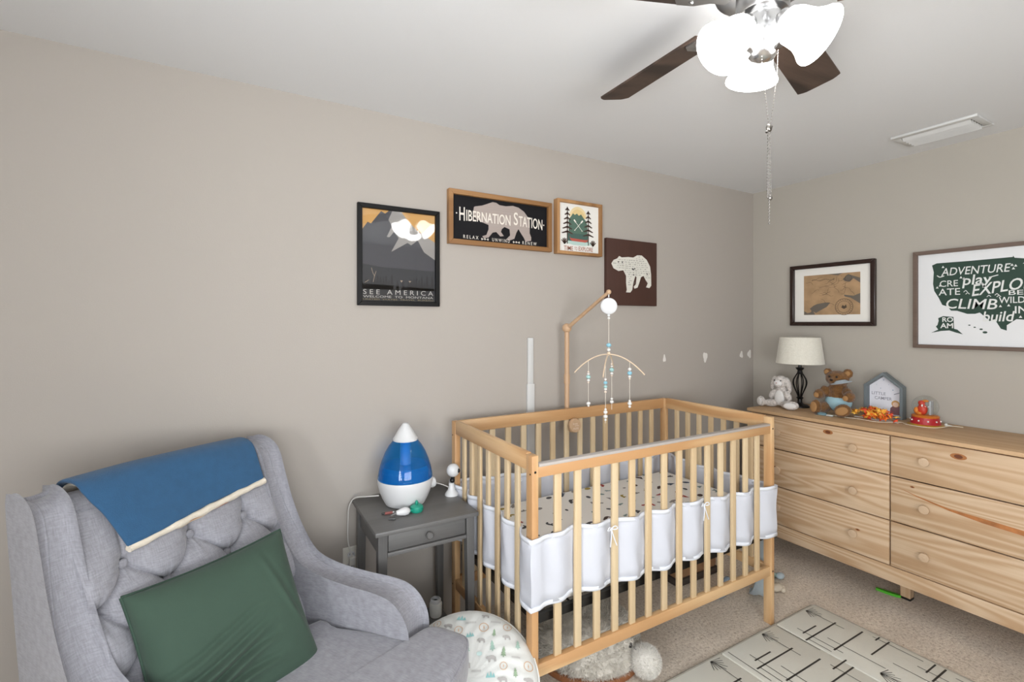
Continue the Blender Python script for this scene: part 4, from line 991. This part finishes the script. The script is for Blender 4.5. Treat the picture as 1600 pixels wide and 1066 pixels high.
string(0, k_, zr(.6), 1.03, [(1.262, .005, M_pk), (1.250, .006, M_wt), (1.233, .0125, M_aq), (1.214, .008, M_wt), (1.203, .005, M_pk), (1.085, .0065, M_wt), (1.070, .0105, M_wt)])
string(0, -k_, zr(.6), 1.00, [(1.190, .0095, M_bl), (1.206, .006, M_wt), (1.172, .009, M_aq), (1.160, .007, M_wt), (1.147, .006, M_pk), (1.065, .006, M_wt), (1.052, .010, M_wt), (1.032, .0105, M_wt), (1.016, .006, M_wt)])

# ------------------------------------------------------------------ lamp on the dresser
lp = root('table_lamp', (3.205, 1.785, .922), 0, 'small table lamp with white drum shade and black cage base on the dresser', 'table lamp')
b = MB(); b.lathe([(.001, 0), (.055, 0), (.055, .008), (.045, .016), (.022, .022), (.014, .032), (.014, .052), (.022, .060), (.012, .068)], n=28); b.obj('base', M_black, lp)
b = MB()
for k in range(8):
    a = k * math.pi / 4; P = [(r_ * math.cos(a), r_ * math.sin(a), z) for r_, z in ((.010, .062), (.016, .085), (.030, .118), (.040, .150), (.038, .178), (.024, .205), (.013, .222))]
    b.tube(curve_pts(P, 4), .0036, 6)
b.obj('cage', M_black, lp)
b = MB(); b.lathe([(.010, .215), (.017, .225), (.013, .238), (.020, .246), (.026, .256), (.010, .260), (.009, .285), (.001, .285)], n=20); b.cyl((0, 0, .28), (0, 0, .44), .004, n=8); b.obj('neck', M_black, lp)
b = MB(); b.lathe([(.139, .285), (.1375, .30), (.1165, .455), (.1145, .455), (.1355, .30), (.137, .285)], n=56, cap=False)
for k in range(9): z = .30 + k * .018; rr_ = .1385 - (z - .285) * .132; b.lathe([(rr_, z - .003), (rr_ + .0012, z), (rr_, z + .003)], n=56, cap=False)
b.obj('lamp_shade', fabric('shade_linen', '#d6d2c4', '#e4e0d4', 500), lp, fix=False)

# ------------------------------------------------------------------ soft toys on the dresser
def plush(name, mt_, parent, parts, vox=.0045, dis=.0, seed=0, fcount=0, flen=.008):
    b = MB()
    for c, r_, eu in parts: b.sph(c, r_, 20, 12, Euler([R(a) for a in eu]).to_matrix() if eu else None)
    o = b.obj(name, mt_, parent); mod(o, 'REMESH', mode='VOXEL', voxel_size=vox, use_smooth_shade=True); mod(o, 'SMOOTH', factor=.5, iterations=4)
    if dis:
        t = bpy.data.textures.get('plush_tex') or bpy.data.textures.new('plush_tex', 'CLOUDS'); t.noise_scale = .008; mod(o, 'DISPLACE', strength=dis, texture=t, mid_level=.5)
    return o
M_teddy = mat('teddy_fur', '#704c25', .95, bump=.9, bscale=220, var=.3, vscale=60, sheen=.3)
M_pad = mat('teddy_pad', '#a27a4e', .9, bump=.3, bscale=200)
te = root('teddy_bear', (3.14, 1.525, .922), R(-90), 'brown teddy bear in light blue shorts and cap sitting on the dresser', 'teddy bear')
body = [((0, .01, .085), (.066, .058, .075), None), ((0, .005, .15), (.052, .048, .045), None), ((.0, -.005, .215), (.063, .052, .048), None), ((0, -.050, .203), (.028, .024, .020), None),
        ((-.056, .0, .250), (.024, .013, .024), None), ((.056, .0, .250), (.027, .013, .028), None),
        ((-.062, -.02, .135), (.026, .026, .034), (25, 0, 0)), ((-.078, -.052, .118), (.028, .034, .030), None), ((.062, -.02, .135), (.026, .026, .034), (25, 0, 0)), ((.085, -.048, .118), (.028, .034, .032), None),
        ((-.058, -.05, .040), (.034, .060, .034), (0, 0, -14)), ((.058, -.055, .038), (.034, .060, .034), (0, 0, 14)), ((-.074, -.098, .044), (.032, .020, .044), (0, 0, -10)), ((.076, -.104, .042), (.046, .020, .036), (0, -25, 10))]
bd = plush('body', M_teddy, te, body, dis=.006)
b = MB(); b.sph((-.078, -.1185, .044), (.021, .004, .032), 16, 8, Euler((0, 0, R(-8))).to_matrix()); b.obj('foot_pad', M_pad, bd)
b = MB(); b.sph((.080, -.1245, .042), (.034, .004, .023), 16, 8, Euler((0, R(-25), R(8))).to_matrix()); b.obj('foot_pad', M_pad, bd)
for s in (-1, 1):
    b = MB(); b.sph((s * .080, -.084, .112), (.015, .004, .016), 12, 8); b.obj('paw_pad', M_pad, bd)
    b = MB(); b.sph((s * .020, -.0545, .229), .006, 10, 8); b.obj('eye', M_black, bd)
    b = MB(); b.sph((s * .058, -.011, .250), (.015, .004, .015), 12, 8); b.obj('inner_ear', M_pad, bd)
b = MB(); b.sph((0, -.074, .210), (.009, .005, .006), 10, 8); b.obj('nose', M_dark, bd)
M_teal = mat('shorts_blue', '#9dbfca', .85, bump=.2, bscale=300)
b = MB(); b.sph((0, .008, .075), (.070, .063, .058), 24, 14); o = b.obj('shorts', M_teal, te); 
b = MB(); b.lathe([(.001, .0), (.050, .002), (.072, .0), (.076, .004), (.050, .008), (.034, .018), (.001, .021)], n=28); b.xf(Matrix.Translation((.048, -.060, .196)) @ Matrix.Rotation(R(-14), 4, 'Y') @ Matrix.Rotation(R(8), 4, 'X') @ Matrix.Diagonal((.80, .42, .9, 1))); b.obj('cap', mat('cap_grey', '#a9b3ba', .85), te)

M_bun = mat('bunny_fur', '#cdc6c0', .95, bump=1, bscale=260, var=.28, vscale=90, sheen=.3)
M_bunw = mat('bunny_white', '#e4e2df', .95, bump=.8, bscale=260, sheen=.3)
bu = root('plush_bunny', (3.10, 1.842, .922), R(-90), 'white and grey plush bunny with floppy ears sitting beside the lamp', 'plush bunny')
body = [((0, .01, .065), (.045, .042, .062), None), ((0, .0, .105), (.036, .034, .035), None), ((0, -.012, .165), (.043, .040, .040), None), ((0, -.04, .150), (.028, .020, .020), None),
        ((-.050, -.01, .155), (.014, .018, .048), (0, 14, 0)), ((.050, -.01, .150), (.014, .018, .050), (0, -14, 0)),
        ((-.050, -.02, .080), (.019, .020, .036), (0, 30, 0)), ((.050, -.02, .080), (.019, .020, .036), (0, -30, 0)),
        ((-.045, -.045, .025), (.030, .045, .024), (0, 0, -50)), ((.055, -.045, .025), (.032, .045, .024), (0, 0, 45)),
        ((-.088, -.085, .034), (.034, .020, .034), (0, 20, -25)), ((.105, -.080, .030), (.045, .020, .028), (0, -5, 20))]
bd = plush('body', M_bun, bu, body, dis=.007)
b = MB(); b.sph((0, -.030, .062), (.032, .012, .050), 16, 10); b.sph((0, -.046, .157), (.027, .014, .022), 16, 10); b.obj('white_belly_and_face', M_bunw, bd)
b = MB(); b.sph((-.090, -.103, .033), (.026, .006, .024), 14, 8, Euler((0, R(20), R(-25))).to_matrix()); b.obj('foot_pad', M_bunw, bd)
b = MB(); b.sph((.108, -.098, .030), (.036, .006, .018), 14, 8, Euler((0, R(-5), R(20))).to_matrix()); b.obj('foot_pad', M_bunw, bd)
for s in (-1, 1):
    b = MB(); b.sph((s * .020, -.048, .176), .004, 8, 6); b.obj('eye', M_dark, bd)
b = MB(); b.sph((0, -.062, .160), (.005, .003, .0035), 8, 6); b.obj('nose', mat('bunny_nose', '#b98d86', .7), bd)

# house-shaped frame
ho = root('house_shadow_box', (3.25, 1.437, .922), R(-88), 'grey house-shaped box frame reading LITTLE CAMPER on the dresser', 'picture')
W, E0, A0, t = .190, .183, .262, .014
outer = [(0, 0), (W, 0), (W, E0), (W / 2, A0), (0, E0)]; inner = [(t, t), (W - t, t), (W - t, E0 - .006), (W / 2, A0 - .019), (t, E0 - .006)]
b = MB(); n = 5
vo = [[b.bm.verts.new((x, y, z)) for x, z in P] for y in (0, .055) for P in (outer, inner)]
for i in range(n):
    j = (i + 1) % n
    b.bm.faces.new((vo[0][i], vo[0][j], vo[1][j], vo[1][i])); b.bm.faces.new((vo[2][i], vo[2][j], vo[3][j], vo[3][i])); b.bm.faces.new((vo[0][i], vo[0][j], vo[2][j], vo[2][i])); b.bm.faces.new((vo[1][i], vo[1][j], vo[3][j], vo[3][i]))
o = b.obj('frame', mat('slate_blue_paint', '#6c7578', .55), ho, ang=25); mod(o, 'BEVEL', width=.0015, segments=2, limit_method='ANGLE')
b = MB(); b.prism(inner, .044, .050); fh = lambda k: (lambda a, c: (a, .0436 - .0003 * k, c))
b.mi = 1; text(b, 'LITTLE', .025, .095, .125, .142, fh(0), .004); text(b, 'CAMPER', .040, .125, .098, .116, fh(0), .004)
b.mi = 2
for x, z, q in ((.085, .215, .004), (.07, .165, .003), (.13, .16, .004), (.05, .185, .002), (.11, .19, .002)): b.decal(circ(x, z, q, 6), fh(0))
b.mi = 3; b.decal([(.115, .018), (.118, .055), (.138, .078), (.160, .074), (.170, .05), (.172, .018)], fh(1))
b.mi = 4; b.decal(circ(.143, .082, .020, 14), fh(2)); b.mi = 5; b.decal(circ(.143, .078, .014, 12), fh(3))
b.mi = 1; b.decal(line(.135, .135, .168, .150, .004), fh(2))
b.obj('print', [PM('ho_white', '#e3e3ea'), PM('ho_text', '#8b8b95'), PM('ho_star', '#a8b3c6'), PM('ho_coat', '#7d5a5e'), PM('ho_hair', '#c79a62'), PM('ho_face', '#e3c4ae')], ho)

# garland of autumn leaves
rng = random.Random(4)
gl = root('leaf_garland', (3.135, 1.325, .922), 0, 'string light garland of orange artificial maple leaves piled before the house frame', 'garland')
LC = [mat('leaf_%d' % i, c, .6) for i, c in enumerate(('#f07a1c', '#ee5a1c', '#f8b03a', '#e8502a', '#fbc250'))]
leafP = []
for k in range(10):
    a = math.pi * 2 * k / 10 + math.pi / 2; q = 1 if k % 2 == 0 else .45; leafP.append((q * math.cos(a), q * math.sin(a)))
for k in range(98):
    u = rng.gauss(0, .42); u = max(-1, min(1, u)); y = u * .115; h = .060 * (1 - .6 * abs(u)) * rng.random() ** .8; x = rng.gauss(0, .018)
    Rm = Euler((rng.uniform(-1.1, 1.1), rng.uniform(-1.3, .2), rng.uniform(0, 6.28))).to_matrix(); s_ = rng.uniform(.016, .026); b = MB()
    P0 = Vector((x, y, .012 + h))
    b.grid(lambda u_, v_: Vector((0, 0, 0)), 1, 1); b.bm.clear()
    c0 = b.bm.verts.new(P0 + Rm @ Vector((0, 0, .004))); vs = [b.bm.verts.new(P0 + Rm @ Vector((px_ * s_, pz_ * s_, 0))) for px_, pz_ in leafP]
    for i in range(10): b.bm.faces.new((c0, vs[i], vs[(i + 1) % 10]))
    o = b.obj('leaf', LC[rng.randrange(5)], gl, fix=False); mod(o, 'SOLIDIFY', thickness=.0008)
b = MB(); b.tube(curve_pts([(-.01, -.11, .004), (.01, -.05, .004), (-.015, 0, .004), (.012, .05, .004), (0, .11, .004)], 6), .002, 6); b.obj('wire', M_cable, gl)
# snow globe
sg = root('snow_globe', (3.205, 1.125, .922), R(-90), 'snow globe with orange and red figure on a red and gold base', 'snow globe')
b = MB(); b.lathe([(.001, 0), (.066, 0), (.068, .006), (.060, .010), (.001, .010)], n=36); b.obj('gold_foot', mat('gold_paint', '#bd9432', .4, .3), sg)
b = MB(); b.lathe([(.058, .010), (.056, .014), (.050, .040), (.001, .040)], n=36); rb = b.obj('red_base', mat('red_paint', '#a81f26', .35), sg)
for k in range(10):
    a = k * math.pi / 5 + .2; b = MB(); b.sph((.0545 * math.cos(a), .0545 * math.sin(a), .026), .0038, 8, 6); b.obj('stud', M_wt, rb)
b = MB(); b.lathe([(.050, .040), (.052, .045), (.046, .050), (.001, .050)], n=36); b.obj('rim', mat('rim_orange', '#c8701f', .4), sg)
b = MB(); b.sph((0, 0, .090), .050, 32, 20); b.obj('glass_ball', clear('globe_glass', (.96, .98, .98, 1)), sg)
b = MB(); b.sph((-.010, -.004, .074), (.020, .016, .026), 14, 10); b.sph((-.012, -.006, .104), (.014, .012, .013), 12, 8); b.mi = 1; b.sph((-.030, -.012, .068), (.010, .010, .016), 10, 8); b.sph((.004, -.008, .116), (.012, .008, .006), 10, 6); b.sph((-.020, -.014, .056), (.012, .008, .008), 10, 6)
b.mi = 2; b.sph((-.006, -.018, .094), (.004, .004, .006), 8, 6)
b.obj('figure', [mat('fig_red', '#c63a24', .45), mat('fig_orange', '#d9822b', .5), M_wt], sg)
b = MB(); b.box(.018, .026, -.018, .018, .052, .118, .004); b.obj('grey_panel', mat('fig_grey', '#a9aaad', .4), sg)
for _c in sg.children_recursive: _c.data.transform(Matrix.Scale(1.14, 4))
cable('cream_cable', [(3.075, 1.55, .925), (3.06, 1.46, .925), (3.075, 1.38, .925), (3.07, 1.30, .925), (3.12, 1.25, .925), (3.17, 1.22, .925), (3.14, 1.19, .925), (3.125, 1.13, .925), (3.15, 1.07, .925), (3.20, 1.045, .928), (3.25, 1.035, .930), (3.30, 1.00, .925)], .002, mat('cable_cream', '#e0d6bf', .5), 'thin cream cord lying along the dresser top around the snow globe')
b = MB(); b.sph((0, 0, .008), .008, 10, 8); b.tube([(0, 0, .008), (.012, -.02, .004)], .003, 6)
tag(place(b.obj('cord_switch', mat('switch_silver', '#cfd0c8', .3)), (3.21, 1.040, .932)), 'tiny pale inline switch on the cord right of the snow globe', 'switch')
tr = root('trinket_dish', (3.035, 1.545, .922), R(-80), 'small flat glass and mirror trinket lying at the teddy bear feet', 'trinket')
b = MB(); b.box(-.045, .045, -.022, .022, 0, .004, .001); b.obj('mirror_base', mat('mirror', '#9fb0b4', .08, .9), tr)
b = MB(); b.lathe([(.022, .004), (.026, .010), (.024, .012), (.020, .006)], c=(-.015, 0, 0), n=20, cap=False); b.obj('ring_dish', mat('dish_glaze', '#7fa0aa', .2), tr)
b = MB(); b.box(.012, .046, -.020, -.004, .004, .008, .001); b.obj('white_card', M_whitem, tr)

# ------------------------------------------------------------------ floor things
# folding play mat
PX1, PY1 = 2.60, 1.378
pm = root('play_mat', (PX1, PY1, 0), 0, 'pale grey foam play mat with black starburst line pattern on the carpet', 'play mat')
mw, md = 2.0, 1.45
b = MB(); seams = [0, -.33, -.74, -1.15, -1.56, -mw]
for s0, s1 in zip(seams, seams[1:]): b.box(s1 + .003, s0 - .003, -md, 0, .0, .014, .005, 3)
b.box(-mw + .01, -.01, -md + .006, -.006, .001, .0095)
b.mi = 1
def strip(x0, x1, y, w_): b.decal([(x0, y - w_ / 2), (x1, y - w_ / 2), (x1, y + w_ / 2), (x0, y + w_ / 2)], fm)
def vstrip(x, y0, y1, w_): b.decal([(x - w_ / 2, y0), (x + w_ / 2, y0), (x + w_ / 2, y1), (x - w_ / 2, y1)], fm)
fm = lambda a, c: (max(-mw + .012, min(-.012, a)), max(-md + .012, min(-.012, c)), .0148)
for row in range(4):
    for k in range(-1, 6):
        sx = -.094 - .366 * k + (.183 if row % 2 else 0); sy = -.010 - row * .40
        if sx > .1: continue
        for q in range(8):
            a = R(-125 + q * 16.5); L_ = .070 if q in (3, 4) else .055; b.decal(line(sx + .003 * math.cos(a), sy + .003 * math.sin(a), sx + L_ * math.cos(a), sy + L_ * math.sin(a), .0030), fm)
        vstrip(sx + .008, sy - .175, sy - .02, .0036); vstrip(sx - .180, sy - .26, sy - .06, .0036); vstrip(sx + .118, sy - .20, sy, .0036); vstrip(sx - .215, sy - .23, sy - .13, .0036); vstrip(sx - .13, sy - .40, sy - .17, .0036); vstrip(sx + .06, sy - .46, sy - .27, .0036)
        strip(sx - .196, sx - .083, sy - .095, .0068); strip(sx - .235, sx + .025, sy - .130, .0075); strip(sx - .195, sx + .060, sy - .230, .0075); strip(sx - .086, sx + .128, sy - .328, .007); strip(sx + .04, sx + .15, sy - .29, .0065)
b.obj('mat_surface', [mat('mat_pvc', '#dbdad0', .5, bump=.15, bscale=300, var=.03, vscale=3), mat('mat_ink', '#33322f', .6)], pm)
b = MB()
for y_ in (0,): b.tube([(-mw, .002, .007), (-.02, .002, .007), (-.004, -.004, .007), (.002, -.02, .007), (.002, -md, .007)], .007, 8)
b.obj('edge_binding', mat('mat_edge', '#9b968a', .6), pm)

# round floor cushion with woodland print
lc = root('nursing_lounger', (.660, 1.455, .262), 0, 'round white floor cushion printed with bears, pine trees and hills beside the armchair', 'cushion')
Rl, Hl = .245, .075
nrm = Vector((-.30, -.42, .86)).normalized(); Ql = Vector((0, 0, 1)).rotation_difference(nrm).to_matrix()
def lounge(x, y, side=1, off=0):
    rr_ = math.hypot(x, y) / Rl; rr_ = min(rr_, 1); h = Hl * (1 - rr_ ** 2.6) ** .5; a = math.atan2(y, x)
    h += .0035 * math.sin(a * 26 + 2 * math.sin(rr_ * 9)) * rr_ ** 2 * (1 - rr_ ** 6)
    h -= .02 * math.exp(-(rr_ / .35) ** 2)
    v = Vector((x, y, side * h)); return Ql @ v + nrm * off * side
b = MB()
for sd in (1, -1): b.grid(lambda u, v, sd=sd: lounge(Rl * math.sin(u * math.pi / 2) * math.cos(2 * math.pi * v), Rl * math.sin(u * math.pi / 2) * math.sin(2 * math.pi * v), sd), 40, 180, wv=True)
bmesh.ops.remove_doubles(b.bm, verts=b.bm.verts[:], dist=.0004)
rng = random.Random(21); fl = lambda a, c: lounge(a, c, 1, .0036)
kinds = ['bear', 'tree', 'hills', 'ring', 'words', 'bear', 'tree', 'blob', 'tree']; ki = 0
for ry in range(-6, 7):
    for rx in range(-5, 6):
        cx, cy = rx * .052 + (.026 if ry % 2 else 0) + rng.uniform(-.004, .004), ry * .036 + rng.uniform(-.003, .003); s_ = rng.uniform(.013, .019)
        if math.hypot(cx, cy) + s_ * 1.1 > Rl * .97: continue
        kd = kinds[ki % len(kinds)]; ki += 1 if rx % 3 else 2
        b.mi = {'bear': 1, 'tree': rng.choice((2, 3)), 'hills': 4, 'ring': 5, 'words': 6, 'blob': 7}[kd]
        motif(b, cx, cy, s_, kd, fl, rng.uniform(-.12, .12) - .5)
b.obj('printed_cover', [mat('lounger_white', '#dbdcd8', .9, bump=.25, bscale=60)] + [mat('ln_%d' % i, c, .9) for i, c in enumerate(('#b1aeab', '#93a98d', '#a3c0b3', '#8fbfbe', '#cfae8f', '#c3c2bf', '#c5dcd8'))], lc, ang=60)
b = MB(); b.tube([Ql @ Vector(((Rl + .001) * math.cos(a * math.pi / 30), (Rl + .001) * math.sin(a * math.pi / 30), 0)) for a in range(61)], .0045, 6, cap=False); b.obj('piping', M_whitem, lc)

# fluffy ride-on toy under the crib
rk = root('plush_ride_on', (1.37, 1.71, 0), 0, 'fluffy grey-white plush toy with brown trim and round white head under the crib', 'plush toy')
M_fl = mat('fluff', '#cdc7bc', .98, bump=.5, bscale=80, sheen=.3, var=.08, vscale=12)
b = MB(); b.lathe([(.001, .0), (.235, .0), (.245, .012), (.240, .030), (.20, .036), (.001, .036)], n=48); b.obj('brown_base', mat('tan_leather', '#8a5734', .55, var=.12, vscale=20), rk)
b = MB(); c_, r_ = (0, 0, .055), (.232, .232, .150)
def fluffy(u, v):
    a = 2 * math.pi * v; ph = u * math.pi * .56; d = Vector((math.sin(ph) * math.cos(a), math.sin(ph) * math.sin(a), math.cos(ph)))
    k = 1 + .06 * noise.noise(d * 5) + .05 * noise.noise(d * 14); return Vector((c_[0] + d.x * r_[0] * k, c_[1] + d.y * r_[1] * k, c_[2] + d.z * r_[2] * k))
b.grid(fluffy, 60, 120, wv=True); fur(b, on_ellipsoid(c_, r_, 16000, -.15), .020, .0012); b.obj('fluffy_body', M_fl, rk, fix=False)
b = MB(); hc = (.105, -.262, .072); b.sph(hc, .058, 24, 16); fur(b, on_ellipsoid(hc, (.058, .058, .058), 5000), .012, .0009, .1); b.obj('head', mat('fluff_white', '#dedad2', .98, sheen=.3), rk, fix=False)
b = MB(); b.sph((.062, -.215, .125), (.012, .010, .012), 10, 8); b.obj('eye', M_black, rk)
b = MB(); b.sph((.055, -.20, .13), (.030, .020, .018), 12, 8); fur(b, on_ellipsoid((.055, -.20, .13), (.03, .02, .018), 900), .010, .0009, .1); b.obj('ear', M_fl, rk, fix=False)

# limp comforter toy at the crib's right leg
lv = root('comforter_toy', (2.50, 1.58, 0), 0, 'pale blue cloth comforter toy hanging by the crib right leg, feet on the carpet', 'comforter toy')
M_pb = mat('pale_blue_cloth', '#a9b6bd', .9, bump=.3, bscale=200, sheen=.2)
def ribbon(pts, w_, m_, name, par, th_=.008):
    P = curve_pts(pts, 8)
    def fn(u, v):
        q = v * (len(P) - 1); i = min(int(q), len(P) - 2); p = P[i].lerp(P[i + 1], q - i); wv_ = w_ if not isinstance(w_, (list, tuple)) else w_[0] + (w_[1] - w_[0]) * v
        return p + Vector((.5, -.6, 0)).normalized() * (u - .5) * wv_ + Vector((0, 0, .004 * math.sin(u * 9 + v * 11)))
    b = MB(); b.grid(fn, 8, 40); o = b.obj(name, m_, par, ang=80); mod(o, 'SOLIDIFY', thickness=th_, offset=0); return o
ribbon([(-.178, -.115, .62), (-.170, -.11, .50), (-.165, -.105, .36), (-.150, -.09, .20), (-.13, -.06, .08), (-.08, -.01, .022), (-.02, .02, .018)], (.03, .09), M_pb, 'cloth_body', lv)
ribbon([(-.06, .0, .02), (.04, .04, .045), (.12, .055, .05), (.19, .065, .02), (.215, .05, .015)], (.055, .03), mat('sea_green_cloth', '#9db5ad', .9, bump=.3, bscale=200), 'arm', lv, .016)
b = MB(); b.sph((.215, .045, .018), (.030, .022, .017), 14, 8); b.obj('blue_paw', M_pb, lv)
b = MB(); b.sph((.075, -.02, .022), (.042, .028, .020), 14, 8); b.sph((.11, -.03, .016), (.018, .015, .014), 10, 8); b.sph((.09, -.048, .015), (.017, .014, .013), 10, 8); b.obj('cream_paw', mat('cream_plush', '#cdc2b0', .95, bump=.5, bscale=150), lv)
# things further back under the crib
b = MB(); b.sph((0, 0, .04), (.075, .03, .035), 20, 10); b.sph((.055, -.008, .055), (.03, .025, .04), 14, 8)
o = tag(place(b.obj('blue_soft_toy', mat('dusty_blue', '#7d8b97', .9, bump=.5, bscale=120)), (2.26, 1.67, 0), R(15)), 'dusty blue soft toy on the carpet under the right end of the crib', 'soft toy')
kt = root('brown_toy', (2.30, 1.93, 0), 0, 'low brown toy with dark trim and a round yellow spot, farthest back beneath the crib', 'toy')
b = MB(); b.box(-.17, .17, -.08, .08, .03, .17, .03, 3); b.obj('body', mat('toy_brown', '#8c6a4c', .7, var=.15, vscale=18), kt)
b = MB(); b.box(-.175, .175, -.085, .085, 0, .04, .012, 2); b.obj('base', mat('toy_dark', '#3a332e', .6), kt)
b = MB(); b.sph((-.09, -.082, .12), (.028, .010, .028), 14, 8); b.mi = 1; b.sph((-.09, -.091, .12), (.012, .006, .012), 10, 6); b.obj('yellow_spot', [mat('toy_yellow', '#b7a25a', .5), M_black], kt)
b = MB(); b.prism([(-.05, -.006), (.0, -.012), (.045, -.010), (.058, .0), (.045, .010), (0, .010), (-.05, .008)], 0, .012, lambda x, y, z: (x, z, y))
tag(place(b.obj('green_toy_piece', mat('lime_plastic', '#4fae2c', .45)), (3.075, 1.245, 0), R(-78)), 'small bright green plastic toy piece on the carpet under the dresser', 'toy piece')
